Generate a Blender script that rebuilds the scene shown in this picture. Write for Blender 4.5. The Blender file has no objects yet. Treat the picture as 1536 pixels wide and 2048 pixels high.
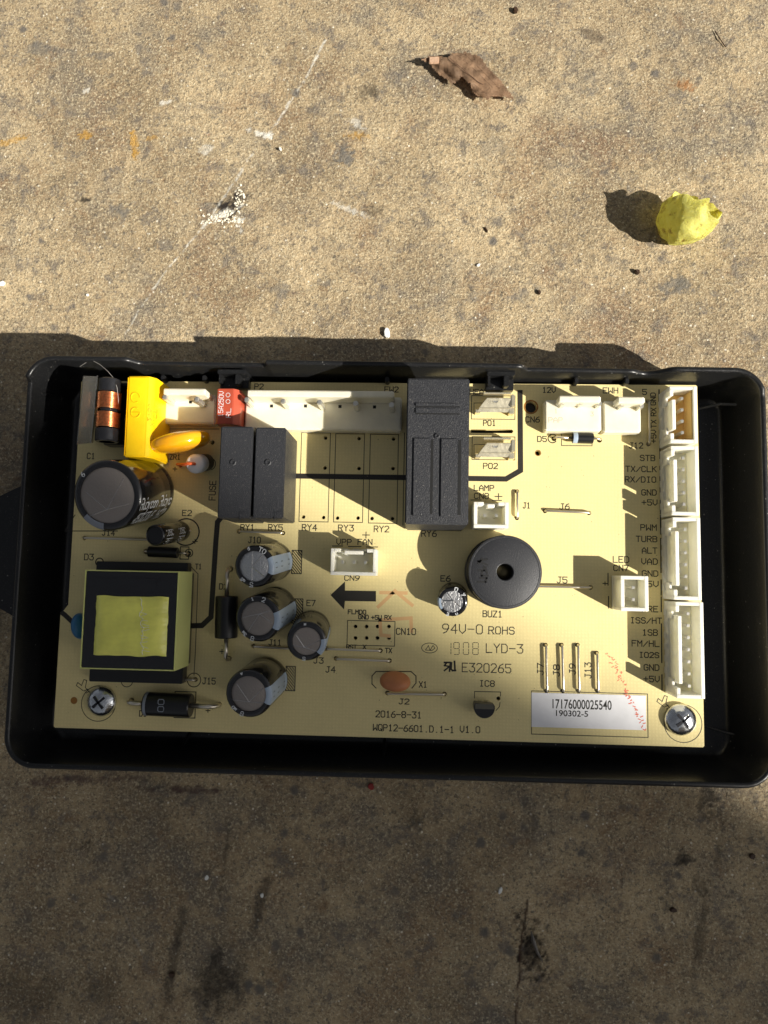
import bpy, bmesh, math, random
import numpy as np
from mathutils import Vector, Matrix, noise
random.seed(7)
rad = math.radians
sc = bpy.context.scene
sc.unit_settings.system = 'METRIC'
sc.unit_settings.scale_length = 0.001          # one unit is one millimetre
# ------------------------------------------------------------------ camera
FPX = 1420.0
R = Matrix(((0.9987851041847834, 0.01962563251725595, -0.04520121908631533),
            (-0.015514790271619911, 0.9958601387075019, 0.08956492291239282),
            (0.04677186057256114, -0.08875482342821062, 0.9949547599648981)))
CAM = Vector((81.019563, 35.623147, 160.064219))
cd = bpy.data.cameras.new('camera'); cam = bpy.data.objects.new('camera', cd)
sc.collection.objects.link(cam); sc.camera = cam
cd.sensor_fit = 'HORIZONTAL'; cd.sensor_width = 36; cd.lens = FPX / 1536 * 36
cd.clip_start = 1; cd.clip_end = 50000
cam.matrix_world = Matrix.Translation(CAM) @ R.transposed().to_4x4()
# ------------------------------------------------------------------ light
SUN = Vector((1.2, -0.62, 1.0)).normalized()
elev = math.asin(SUN.z); azim = math.atan2(SUN.x, SUN.y)
w = bpy.data.worlds.new("World"); sc.world = w; w.use_nodes = True
nt = w.node_tree
sky = nt.nodes.new('ShaderNodeTexSky'); sky.sky_type = 'NISHITA'; sky.sun_disc = False
sky.sun_elevation = elev; sky.sun_rotation = azim
bg = nt.nodes['Background']; bg.inputs['Strength'].default_value = 0.037
sky.dust_density = 4.0; sky.air_density = 1.0; sky.ozone_density = 1.0
hs = nt.nodes.new('ShaderNodeHueSaturation'); hs.inputs['Saturation'].default_value = .26   # a milky summer sky
nt.links.new(sky.outputs[0], hs.inputs['Color']); nt.links.new(hs.outputs[0], bg.inputs[0])
sl = bpy.data.lights.new('sun', 'SUN'); sl.energy = 5.0; sl.angle = rad(0.53); sl.color = (1, .945, .85)
so = bpy.data.objects.new('sun', sl); sc.collection.objects.link(so)
so.rotation_euler = SUN.to_track_quat('Z', 'Y').to_euler(); so.location = SUN * 2000
sc.view_settings.view_transform = 'Standard'; sc.view_settings.look = 'None'
sc.view_settings.exposure = 0.66; sc.view_settings.gamma = 1

ZC = -12.0                                      # concrete surface
def P(u, v, z=0.0):                             # photograph point -> place on the level z
    d = R.transposed() @ Vector(((u - 768) / FPX, -(v - 1024) / FPX, -1.0))
    return CAM + d * ((z - CAM.z) / d.z)
# ------------------------------------------------------------------ materials
def mat(name, col, rough=.5, metal=0, spec=.5, bump=0, bscale=1.0, var=0, vscale=.3, trans=0, coat=0,
        aniso=None, speck=None, sss=0, rvar=0, dust=0):
    m = bpy.data.materials.new(name); m.use_nodes = True; t = m.node_tree
    b = t.nodes['Principled BSDF']; L = t.links.new
    b.inputs['Base Color'].default_value = (*col, 1); b.inputs['Roughness'].default_value = rough
    b.inputs['Metallic'].default_value = metal; b.inputs['Specular IOR Level'].default_value = spec
    if trans: b.inputs['Transmission Weight'].default_value = trans
    if coat: b.inputs['Coat Weight'].default_value = coat; b.inputs['Coat Roughness'].default_value = .1
    if sss:
        b.inputs['Subsurface Weight'].default_value = sss; b.inputs['Subsurface Radius'].default_value = (1, .95, .75)
        b.inputs['Subsurface Scale'].default_value = 2.2
    tc = t.nodes.new('ShaderNodeTexCoord'); cur = None
    def nz(scale, det=3, stretch=None):
        n = t.nodes.new('ShaderNodeTexNoise'); n.inputs['Scale'].default_value = scale; n.inputs['Detail'].default_value = det
        if stretch:
            mp = t.nodes.new('ShaderNodeMapping'); mp.inputs['Scale'].default_value = stretch
            L(tc.outputs['Object'], mp.inputs[0]); L(mp.outputs[0], n.inputs['Vector'])
        else: L(tc.outputs['Object'], n.inputs['Vector'])
        return n
    if var:
        n = nz(vscale); r = t.nodes.new('ShaderNodeMapRange')
        r.inputs['From Min'].default_value = .3; r.inputs['From Max'].default_value = .7
        r.inputs['To Min'].default_value = 1 - var; r.inputs['To Max'].default_value = 1 + var
        L(n.outputs['Fac'], r.inputs['Value'])
        mx = t.nodes.new('ShaderNodeVectorMath'); mx.operation = 'SCALE'; mx.inputs[0].default_value = col
        L(r.outputs[0], mx.inputs['Scale']); cur = mx.outputs[0]
    if dust:
        n = nz(3.2, 4); r = t.nodes.new('ShaderNodeMapRange'); r.inputs['From Min'].default_value = .58; r.inputs['From Max'].default_value = .75
        r.inputs['To Max'].default_value = dust
        L(n.outputs['Fac'], r.inputs['Value'])
        mx = t.nodes.new('ShaderNodeMix'); mx.data_type = 'RGBA'
        if cur: L(cur, mx.inputs['A'])
        else: mx.inputs['A'].default_value = (*col, 1)
        mx.inputs['B'].default_value = (.32, .3, .26, 1); L(r.outputs[0], mx.inputs['Factor']); cur = mx.outputs['Result']
    if cur: L(cur, b.inputs['Base Color'])
    if speck:
        vo = t.nodes.new('ShaderNodeTexVoronoi'); vo.inputs['Scale'].default_value = speck; L(tc.outputs['Object'], vo.inputs['Vector'])
        n = nz(.12, 3)
        th_ = t.nodes.new('ShaderNodeMath'); th_.operation = 'MULTIPLY'; th_.inputs[1].default_value = .13; L(n.outputs['Fac'], th_.inputs[0])
        lt = t.nodes.new('ShaderNodeMath'); lt.operation = 'LESS_THAN'; L(vo.outputs['Distance'], lt.inputs[0]); L(th_.outputs[0], lt.inputs[1])
        mx = t.nodes.new('ShaderNodeMix'); mx.data_type = 'RGBA'
        if cur: L(cur, mx.inputs['A'])
        else: mx.inputs['A'].default_value = (*col, 1)
        mx.inputs['B'].default_value = (.16, .155, .14, 1); L(lt.outputs[0], mx.inputs['Factor']); cur = mx.outputs['Result']
    if cur and speck: L(cur, b.inputs['Base Color'])
    if rvar:
        n = nz(.8, 4); r = t.nodes.new('ShaderNodeMapRange'); r.inputs['To Min'].default_value = max(0, rough - rvar); r.inputs['To Max'].default_value = rough + rvar
        L(n.outputs['Fac'], r.inputs['Value']); L(r.outputs[0], b.inputs['Roughness'])
    if bump:
        n = nz(bscale, 2, aniso); bp = t.nodes.new('ShaderNodeBump'); bp.inputs['Strength'].default_value = 1
        bp.inputs['Distance'].default_value = bump; L(n.outputs['Fac'], bp.inputs['Height']); L(bp.outputs[0], b.inputs['Normal'])
    return m
M = {}
M['print'] = mat('black_ink', (.018, .016, .012), .6)
M['trace'] = mat('black_lacquer', (.02, .017, .013), .45, dust=.12)
M['tray'] = mat('black_tray_plastic', (.010, .0104, .0112), .33, spec=.45, bump=.03, bscale=1.6, rvar=.1, dust=.13, speck=.42)
M['relay'] = mat('black_relay_plastic', (.024, .025, .029), .45, spec=.5, bump=.10, bscale=5.5, dust=.16, rvar=.12, speck=.9)
M['buzz'] = mat('black_buzzer_plastic', (.025, .026, .03), .5, spec=.5, bump=.06, bscale=5, dust=.12)
M['black'] = mat('black_plastic', (.012, .012, .013), .3, spec=.5, bump=.02, bscale=1)
M['ferrite'] = mat('black_ferrite', (.013, .013, .015), .25, spec=.6, bump=.08, bscale=1.2, coat=.3)
M['nylon'] = mat('white_nylon', (.84, .82, .70), .36, spec=.4, sss=.6, var=.05)
M['nylon_b'] = mat('beige_nylon', (.84, .52, .18), .38, spec=.4, sss=.5, var=.05)
M['vh'] = mat('cream_nylon', (.82, .77, .60), .34, spec=.45, sss=.5, var=.06, bump=.02, bscale=2)
M['pin'] = mat('tinned_pin', (.8, .78, .7), .3, .85)
M['wire'] = mat('tinned_wire', (.74, .68, .56), .28, .9, bump=.03, bscale=1.5)
M['tab'] = mat('tinned_brass', (.85, .78, .58), .3, .8, bump=.06, bscale=.9, rvar=.12)
M['steel'] = mat('zinc_screw', (.66, .68, .70), .2, 1, bump=.1, bscale=1.1, var=.15, vscale=.8)
M['sleeve'] = mat('black_sleeve', (.010, .010, .011), .16, spec=.6, bump=.03, bscale=.5, coat=.4)
M['alu'] = mat('aluminium_top', (.34, .30, .27), .46, .7, bump=.05, bscale=2.2, rvar=.12, dust=.15)  # browner copy: shade on the unlit cap tops is in the colour
M['alu_b'] = mat('bright_aluminium_top', (.60, .60, .60), .36, .9, bump=.16, bscale=3.0, rvar=.12)  # brighter copy: sunlight on the cap tops is in the colour
M['score'] = mat('score_mark', (.75, .74, .72), .2, 1)
M['stripe'] = mat('pale_blue_stripe', (.36, .44, .54), .35, spec=.5)
M['stripe_g'] = mat('grey_stripe', (.22, .24, .28), .4, spec=.5)
M['white'] = mat('white_ink', (.75, .77, .78), .5)
M['yellow'] = mat('yellow_epoxy_case', (.86, .54, .005), .32, spec=.5, bump=.04, bscale=.8, var=.05)
M['yellow_d'] = mat('yellow_emboss', (.62, .38, .005), .4)
M['orange'] = mat('orange_epoxy', (.90, .40, .008), .13, spec=.6, bump=.05, bscale=.5, coat=.5, var=.08, vscale=.25)
M['brown'] = mat('orange_brown_resin', (.5, .19, .075), .5, bump=.05, bscale=1.5, var=.1)
M['blue'] = mat('blue_epoxy', (.03, .16, .34), .3)
M['red'] = mat('red_fuse_plastic', (.42, .07, .035), .38, var=.1)
M['copper'] = mat('enamelled_copper', (.95, .38, .16), .28, 1, var=.25, vscale=2)
M['tape'] = mat('yellow_tape', (.90, .88, .18), .26, spec=.5, bump=.45, bscale=.22, aniso=(.4, 3, 1), var=.14, vscale=.25, coat=.2)
M['tape_s'] = mat('pale_yellow_tape', (.74, .76, .28), .35, bump=.06, bscale=.8)
M['silicone'] = mat('white_silicone', (.92, .93, .94), .4, sss=.1)
M['redwire'] = mat('orange_wire', (.72, .13, .04), .35)
M['clear'] = mat('smoky_plastic_sheet', (.22, .22, .21), .25, spec=.5, trans=.85, bump=.03, bscale=1, dust=.35)
M['beige'] = mat('beige_paper', (.5, .36, .16), .6)
M['marker'] = mat('red_marker', (.75, .18, .11), .7)
M['paper'] = mat('white_label_paper', (.84, .84, .86), .5, bump=.03, bscale=1, var=.04)
M['glint'] = mat('white_mark', (.8, .8, .76), .6)  # white colour of the paint chips themselves
M['tray_worn'] = mat('worn_black_plastic', (.05, .05, .052), .35, spec=.6, dust=.3)  # paler plastic: highlight painted on the long rib, scratch lines on two others
M['hair'] = mat('grey_hair', (.35, .33, .3), .4)
M['scorch'] = mat('brown_flux', (.30, .13, .02), .5)
M['wall'] = mat('grey_render', (.20, .18, .15), .9, bump=2, bscale=.05, var=.2, vscale=.01)  # plain grey for the added unseen sun blocker

def board_mat():
    m = mat('cream_fibre_board', (.66, .50, .205), .33, spec=.5)
    t = m.node_tree; L = t.links.new; b = t.nodes['Principled BSDF']; tc = t.nodes.new('ShaderNodeTexCoord')
    wv = []
    for ax in ('X', 'Y'):
        q = t.nodes.new('ShaderNodeTexWave'); q.bands_direction = ax; q.inputs['Scale'].default_value = .42
        q.inputs['Distortion'].default_value = 1.6; q.inputs['Detail'].default_value = 1; q.inputs['Detail Scale'].default_value = 2
        L(tc.outputs['Object'], q.inputs['Vector']); wv.append(q)
    mu = t.nodes.new('ShaderNodeMath'); mu.operation = 'MULTIPLY'; L(wv[0].outputs['Fac'], mu.inputs[0]); L(wv[1].outputs['Fac'], mu.inputs[1])
    n = t.nodes.new('ShaderNodeTexNoise'); n.inputs['Scale'].default_value = .07; n.inputs['Detail'].default_value = 4; L(tc.outputs['Object'], n.inputs['Vector'])
    n2 = t.nodes.new('ShaderNodeTexNoise'); n2.inputs['Scale'].default_value = 1.6; n2.inputs['Detail'].default_value = 3; L(tc.outputs['Object'], n2.inputs['Vector'])
    a = t.nodes.new('ShaderNodeMath'); a.operation = 'MULTIPLY_ADD'; a.inputs[1].default_value = .06; a.inputs[2].default_value = .83; L(mu.outputs[0], a.inputs[0])
    a2 = t.nodes.new('ShaderNodeMath'); a2.operation = 'MULTIPLY_ADD'; a2.inputs[1].default_value = .22; L(n.outputs['Fac'], a2.inputs[0]); L(a.outputs[0], a2.inputs[2])
    a3 = t.nodes.new('ShaderNodeMath'); a3.operation = 'MULTIPLY_ADD'; a3.inputs[1].default_value = .10; L(n2.outputs['Fac'], a3.inputs[0]); L(a2.outputs[0], a3.inputs[2])
    s = t.nodes.new('ShaderNodeVectorMath'); s.operation = 'SCALE'; s.inputs[0].default_value = (.76, .64, .31); L(a3.outputs[0], s.inputs['Scale'])
    L(s.outputs[0], b.inputs['Base Color'])
    bp = t.nodes.new('ShaderNodeBump'); bp.inputs['Distance'].default_value = .014; L(mu.outputs[0], bp.inputs['Height']); L(bp.outputs[0], b.inputs['Normal'])
    return m
M['board'] = board_mat()

def concrete_mat():
    m = bpy.data.materials.new('worn_concrete'); m.use_nodes = True; t = m.node_tree; L = t.links.new
    b = t.nodes['Principled BSDF']; b.inputs['Roughness'].default_value = .82; b.inputs['Specular IOR Level'].default_value = .3
    tc = t.nodes.new('ShaderNodeTexCoord'); O = tc.outputs['Object']
    def nz(scale, det=4, rough=.55, off=0):
        n = t.nodes.new('ShaderNodeTexNoise'); n.inputs['Scale'].default_value = scale; n.inputs['Detail'].default_value = det; n.inputs['Roughness'].default_value = rough
        if off:
            v = t.nodes.new('ShaderNodeVectorMath'); v.inputs[1].default_value = (off, off * 2, 0); L(O, v.inputs[0]); L(v.outputs[0], n.inputs['Vector'])
        else: L(O, n.inputs['Vector'])
        return n.outputs['Fac']
    def rng(x, a, c, o0=0., o1=1.):
        r = t.nodes.new('ShaderNodeMapRange'); r.inputs['From Min'].default_value = a; r.inputs['From Max'].default_value = c
        r.inputs['To Min'].default_value = o0; r.inputs['To Max'].default_value = o1; L(x, r.inputs['Value']); return r.outputs[0]
    def math_(op, x, y):
        q = t.nodes.new('ShaderNodeMath'); q.operation = op
        for i, k in enumerate((x, y)):
            if isinstance(k, (int, float)): q.inputs[i].default_value = k
            else: L(k, q.inputs[i])
        return q.outputs[0]
    def mix(a, c, f):
        q = t.nodes.new('ShaderNodeMix'); q.data_type = 'RGBA'
        for k, s in ((a, 'A'), (c, 'B')):
            if isinstance(k, tuple): q.inputs[s].default_value = (*k, 1)
            else: L(k, q.inputs[s])
        if isinstance(f, float): q.inputs['Factor'].default_value = f
        else: L(f, q.inputs['Factor'])
        return q.outputs['Result']
    col = mix((.31, .232, .138), (.56, .435, .262), rng(nz(.035, 6, .68), .38, .62))
    col = mix(col, (.215, .185, .145), rng(nz(.06, 6, .7, 90), .50, .66, 0, .8))
    col = mix(col, (.27, .165, .09), rng(nz(.05, 5, .68, 300), .53, .68, 0, .65))
    g1 = nz(1.5, 5, .68); g2 = nz(2.1, 5, .7, 51); g3 = nz(.9, 4, .7, 17)
    g4 = nz(.5, 5, .75, 140)
    col = mix(col, (.78, .68, .46), rng(g1, .51, .63, 0, .68))
    col = mix(col, (.075, .056, .034), rng(g2, .53, .64, 0, .68))
    col = mix(col, (.13, .115, .09), rng(g3, .56, .64, 0, .75))
    col = mix(col, (.13, .11, .08), rng(g4, .54, .66, 0, .6))
    col = mix(col, (.56, .42, .24), rng(nz(.22, 5, .75, 210), .53, .68, 0, .55))
    col = mix(col, (.15, .135, .12), rng(nz(.16, 6, .78, 270), .53, .64, 0, .7))
    col = mix(col, (.24, .14, .07), rng(nz(.19, 6, .78, 330), .58, .68, 0, .55))
    vo = t.nodes.new('ShaderNodeTexVoronoi'); vo.inputs['Scale'].default_value = .55; L(O, vo.inputs['Vector'])
    col = mix(col, (.80, .74, .60), math_('MULTIPLY', rng(vo.outputs['Distance'], .17, .10), rng(nz(.4, 2, .5, 33), .54, .60)))
    vo2 = t.nodes.new('ShaderNodeTexVoronoi'); vo2.inputs['Scale'].default_value = .16; L(O, vo2.inputs['Vector'])
    dj = math_('ADD', vo2.outputs['Distance'], math_('MULTIPLY', nz(.9, 3, .6), .25))
    col = mix(col, (.17, .15, .125), math_('MULTIPLY', rng(dj, .36, .24), rng(nz(.045, 3, .5, 77), .49, .62)))
    at = t.nodes.new('ShaderNodeAttribute'); at.attribute_name = 'stain'  # this layer holds stains, scratches and painted shadow streaks
    col = mix(col, at.outputs['Color'], at.outputs['Alpha'])
    L(col, b.inputs['Base Color'])
    h = math_('ADD', math_('ADD', math_('MULTIPLY', g1, 1.0), math_('MULTIPLY', g2, -.9)), math_('MULTIPLY', g3, .6))
    bp = t.nodes.new('ShaderNodeBump'); bp.inputs['Distance'].default_value = .5; bp.inputs['Strength'].default_value = 1
    L(h, bp.inputs['Height']); L(bp.outputs[0], b.inputs['Normal'])
    return m
M['concrete'] = concrete_mat()

# ------------------------------------------------------------------ object helpers
WL = {}
def link(o, parent=None, loc=Vector((0, 0, 0))):
    sc.collection.objects.link(o); WL[o.name] = Vector(loc)
    if parent: o.parent = parent; o.location = Vector(loc) - WL[parent.name]
    else: o.location = loc
    return o
def tag(o, label=None, cat=None, group=None, kind=None):
    if label: o['label'] = label
    if cat: o['category'] = cat
    if group: o['group'] = group
    if kind: o['kind'] = kind
    return o
def empty(name, loc, parent=None):
    o = bpy.data.objects.new(name, None); o.empty_display_size = 3; return link(o, parent, Vector(loc))
class MB:
    def __init__(s): s.bm = bmesh.new()
    def poly(s, pts, z0, z1, bev=0, seg=2):
        bm = bmesh.new(); n = len(pts)
        a = sum(pts[i][0] * pts[(i + 1) % n][1] - pts[(i + 1) % n][0] * pts[i][1] for i in range(n))
        if a < 0: pts = pts[::-1]
        lo = [bm.verts.new((p[0], p[1], z0)) for p in pts]; hi = [bm.verts.new((p[0], p[1], z1)) for p in pts]
        bm.faces.new(lo[::-1]); bm.faces.new(hi)
        for i in range(n): bm.faces.new((lo[i], lo[(i + 1) % n], hi[(i + 1) % n], hi[i]))
        if bev: bmesh.ops.bevel(bm, geom=bm.edges[:], offset=bev, segments=seg, affect='EDGES', clamp_overlap=True)
        s.add(bm); return s
    def box(s, x0, x1, y0, y1, z0, z1, bev=0, seg=2, mtx=None):
        x0, x1 = sorted((x0, x1)); y0, y1 = sorted((y0, y1))
        t = MB(); t.poly([(x0, y0), (x1, y0), (x1, y1), (x0, y1)], z0, z1, bev, seg)
        if mtx: t.bm.transform(mtx)
        s.add(t.bm); return s
    def add(s, bm):
        me = bpy.data.meshes.new('t'); bm.to_mesh(me); bm.free(); s.bm.from_mesh(me); bpy.data.meshes.remove(me)
    def flat(s, pts, z):                        # a printed shape
        s.bm.faces.new([s.bm.verts.new((p[0], p[1], z)) for p in pts]); return s
    def lathe(s, prof, n=48, mtx=None, cap=True):  # prof [(r,z)]
        bm = bmesh.new(); rings = []
        for r, z in prof:
            if r < 1e-6: rings.append([bm.verts.new((0, 0, z))])
            else: rings.append([bm.verts.new((r * math.cos(2 * math.pi * i / n), r * math.sin(2 * math.pi * i / n), z)) for i in range(n)])
        for a, b in zip(rings, rings[1:]):
            for i in range(n):
                j = (i + 1) % n
                if len(a) == 1 and len(b) == 1: continue
                if len(a) == 1: bm.faces.new((a[0], b[j], b[i])) if False else bm.faces.new((a[0], b[i], b[j]))
                elif len(b) == 1: bm.faces.new((a[i], a[j], b[0]))
                else: bm.faces.new((a[i], a[j], b[j], b[i]))
        if mtx: bm.transform(mtx)
        s.add(bm); return s
    def tube(s, pts, r, n=8, caps=True):
        bm = bmesh.new(); pts = [Vector(p) for p in pts]; rings = []
        up = Vector((0.13, .21, .97))
        for i, p in enumerate(pts):
            a = pts[max(i - 1, 0)]; b = pts[min(i + 1, len(pts) - 1)]; d = (b - a).normalized()
            x = d.cross(up); x = x.normalized() if x.length > 1e-3 else Vector((1, 0, 0)); y = d.cross(x).normalized()
            rr = r[i] if isinstance(r, (list, tuple)) else r
            rings.append([bm.verts.new(p + x * rr * math.cos(2 * math.pi * k / n) + y * rr * math.sin(2 * math.pi * k / n)) for k in range(n)])
        for a, b in zip(rings, rings[1:]):
            for k in range(n): bm.faces.new((a[k], a[(k + 1) % n], b[(k + 1) % n], b[k]))
        if caps: bm.faces.new(rings[0][::-1]); bm.faces.new(rings[-1])
        s.add(bm); return s
    def obj(s, name, m, parent=None, smooth=False, label=None, ang=35, recalc=True):
        bm = s.bm
        if recalc: bmesh.ops.recalc_face_normals(bm, faces=bm.faces[:])
        me = bpy.data.meshes.new(name)
        co = [v.co for v in bm.verts]
        lo = Vector([min(c[i] for c in co) for i in range(3)]); hi = Vector([max(c[i] for c in co) for i in range(3)])
        org = Vector(((lo.x + hi.x) / 2, (lo.y + hi.y) / 2, lo.z))
        bm.transform(Matrix.Translation(-org)); bm.to_mesh(me); bm.free(); me.materials.append(M[m] if isinstance(m, str) else m)
        if smooth:
            me.polygons.foreach_set('use_smooth', [True] * len(me.polygons))
            if ang < 180: me.set_sharp_from_angle(angle=rad(ang))
        o = bpy.data.objects.new(name, me); link(o, parent, org)
        if label: o['label'] = label
        return o
def frame(base, top, roll=None):                # local z from base to top; local x nearest to world x
    base = Vector(base); top = Vector(top); z = (top - base).normalized(); y = z.cross(Vector((1, 0, 0))).normalized(); x = y.cross(z)
    m = Matrix((x, y, z)).transposed().to_4x4(); m.translation = base; return m, (top - base).length
# ------------------------------------------------------------------ stroke lettering (drawn with the script's own pen strokes)
G = {
'0': [[(1,0),(3,0),(4,1),(4,5),(3,6),(1,6),(0,5),(0,1),(1,0)]], '1': [[(1,5),(2,6),(2,0)],[(1,0),(3,0)]],
'2': [[(0,5),(1,6),(3,6),(4,5),(4,4),(0,0),(4,0)]], '3': [[(0,6),(4,6),(2,3.6),(3,3.6),(4,2.6),(4,1),(3,0),(1,0),(0,1)]],
'4': [[(3,0),(3,6),(0,2),(4,2)]], '5': [[(4,6),(0,6),(0,3.4),(3,3.6),(4,2.6),(4,1),(3,0),(1,0),(0,1)]],
'6': [[(3.5,6),(1.4,5),(0,2.6),(0,1),(1,0),(3,0),(4,1),(4,2.4),(3,3.3),(1,3.3),(0,2.4)]], '7': [[(0,6),(4,6),(1.3,0)]],
'8': [[(1,3.2),(0,4),(0,5.2),(1,6),(3,6),(4,5.2),(4,4),(3,3.2),(1,3.2),(0,2.2),(0,1),(1,0),(3,0),(4,1),(4,2.2),(3,3.2)]],
'9': [[(.5,0),(2.6,1),(4,3.4),(4,5),(3,6),(1,6),(0,5),(0,3.6),(1,2.7),(3,2.7),(4,3.6)]],
'A': [[(0,0),(0,3.6),(2,6),(4,3.6),(4,0)],[(0,2.2),(4,2.2)]], 'B': [[(0,0),(0,6),(3,6),(4,5),(4,4.1),(3,3.2),(0,3.2)],[(3,3.2),(4,2.2),(4,1),(3,0),(0,0)]],
'C': [[(4,1),(3,0),(1,0),(0,1),(0,5),(1,6),(3,6),(4,5)]], 'D': [[(0,0),(0,6),(2.8,6),(4,4.6),(4,1.4),(2.8,0),(0,0)]],
'E': [[(4,0),(0,0),(0,6),(4,6)],[(0,3.2),(3,3.2)]], 'F': [[(0,0),(0,6),(4,6)],[(0,3.2),(3,3.2)]],
'G': [[(4,5),(3,6),(1,6),(0,5),(0,1),(1,0),(3,0),(4,1),(4,3),(2.4,3)]], 'H': [[(0,0),(0,6)],[(4,0),(4,6)],[(0,3.2),(4,3.2)]],
'I': [[(1,6),(3,6)],[(2,6),(2,0)],[(1,0),(3,0)]], 'J': [[(0,1),(1,0),(2,0),(3,1),(3,6)],[(1.6,6),(4,6)]],
'K': [[(0,0),(0,6)],[(4,6),(0,2.6)],[(1.3,3.6),(4,0)]], 'L': [[(0,6),(0,0),(4,0)]], 'M': [[(0,0),(0,6),(2,3),(4,6),(4,0)]],
'N': [[(0,0),(0,6),(4,0),(4,6)]], 'O': [[(1,0),(3,0),(4,1),(4,5),(3,6),(1,6),(0,5),(0,1),(1,0)]],
'P': [[(0,0),(0,6),(3,6),(4,5),(4,3.8),(3,2.9),(0,2.9)]], 'Q': [[(1,0),(3,0),(4,1),(4,5),(3,6),(1,6),(0,5),(0,1),(1,0)],[(2.4,1.8),(4.2,-.3)]],
'R': [[(0,0),(0,6),(3,6),(4,5),(4,4),(3,3),(0,3)],[(2,3),(4,0)]], 'S': [[(0,1),(1,0),(3,0),(4,1),(4,2.2),(3,3.1),(1,3.3),(0,4),(0,5),(1,6),(3,6),(4,5)]],
'T': [[(0,6),(4,6)],[(2,6),(2,0)]], 'U': [[(0,6),(0,1),(1,0),(3,0),(4,1),(4,6)]], 'V': [[(0,6),(0,2),(2,0),(4,2),(4,6)]],
'W': [[(0,6),(0,0),(2,2.6),(4,0),(4,6)]], 'X': [[(0,0),(4,6)],[(0,6),(4,0)]], 'Y': [[(0,6),(2,3.2),(4,6)],[(2,3.2),(2,0)]],
'Z': [[(0,6),(4,6),(0,0),(4,0)]], '-': [[(0,3),(4,3)]], '+': [[(0,3),(4,3)],[(2,5),(2,1)]], '/': [[(0,0),(4,5)]], '.': [[(1.8,0),(2.2,0)]],
'b': [[(0,6),(0,0),(3,0),(4,1),(4,2.5),(3,3.6),(0,3.6)]], 'u': [[(0,3.6),(0,1),(1,0),(3,0),(4,1)],[(4,3.6),(4,0)]], 'y': [[(0,3.6),(2,.2)],[(4,3.6),(1.2,-2)]],
'c': [[(4,3),(3,3.6),(1,3.6),(0,2.6),(0,1),(1,0),(3,0),(4,.7)]], 'o': [[(1,0),(3,0),(4,1),(4,2.6),(3,3.6),(1,3.6),(0,2.6),(0,1),(1,0)]],
'n': [[(0,0),(0,3.6)],[(0,2.6),(1,3.6),(3,3.6),(4,2.6),(4,0)]], 'm': [[(0,0),(0,3.6),(2,3),(2,0)],[(2,3),(4,3.6),(4,0)]],
'w': [[(0,3.6),(1,0),(2,2.4),(3,0),(4,3.6)]], 'v': [[(0,3.6),(2,0),(4,3.6)]], '%': [[(0,6),(1.4,6),(1.4,4.6),(0,4.6),(0,6)],[(0,0),(4,6)]], '@': [[(0,0),(4,0),(4,4),(0,4),(0,0)]]}
SER = dict(G)
def strokes(text, h, wd=None, gap=1.6):
    n = len(text); cell = (4 + gap); tw = n * cell - gap
    k = h / 6; kx = (wd / tw) if wd else k
    out = []
    for i, c in enumerate(text):
        for pl in G.get(c, []): out.append([((i * cell + x - tw / 2) * kx, (y - 3) * k) for x, y in pl])
    return out
def pen(mb, lines, sw, fn):                     # fn(x, y, i) -> Vector
    i = 0
    for pl in lines:
        for (x0, y0), (x1, y1) in zip(pl, pl[1:]):
            dx, dy = x1 - x0, y1 - y0; d = math.hypot(dx, dy)
            if d < 1e-6: continue
            ex, ey = dx / d * sw / 2, dy / d * sw / 2
            n = max(1, int(d / 1.2)) if getattr(fn, 'curved', False) else 1
            for k in range(n):
                a = k / n; b = (k + 1) / n
                X0, Y0, X1, Y1 = x0 + dx * a, y0 + dy * a, x0 + dx * b, y0 + dy * b
                q = [(X0 - ex - ey, Y0 - ey + ex), (X0 - ex + ey, Y0 - ey - ex), (X1 + ex + ey, Y1 + ey - ex), (X1 + ex - ey, Y1 + ey + ex)]
                mb.bm.faces.new([mb.bm.verts.new(fn(px, py, i)) for px, py in q])
            i += 1
def flatfn(c, ang, z):
    ca, sa = math.cos(ang), math.sin(ang)
    return lambda x, y, i: Vector((c.x + x * ca - y * sa, c.y + x * sa + y * ca, z + (i % 7) * .0012))
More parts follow.
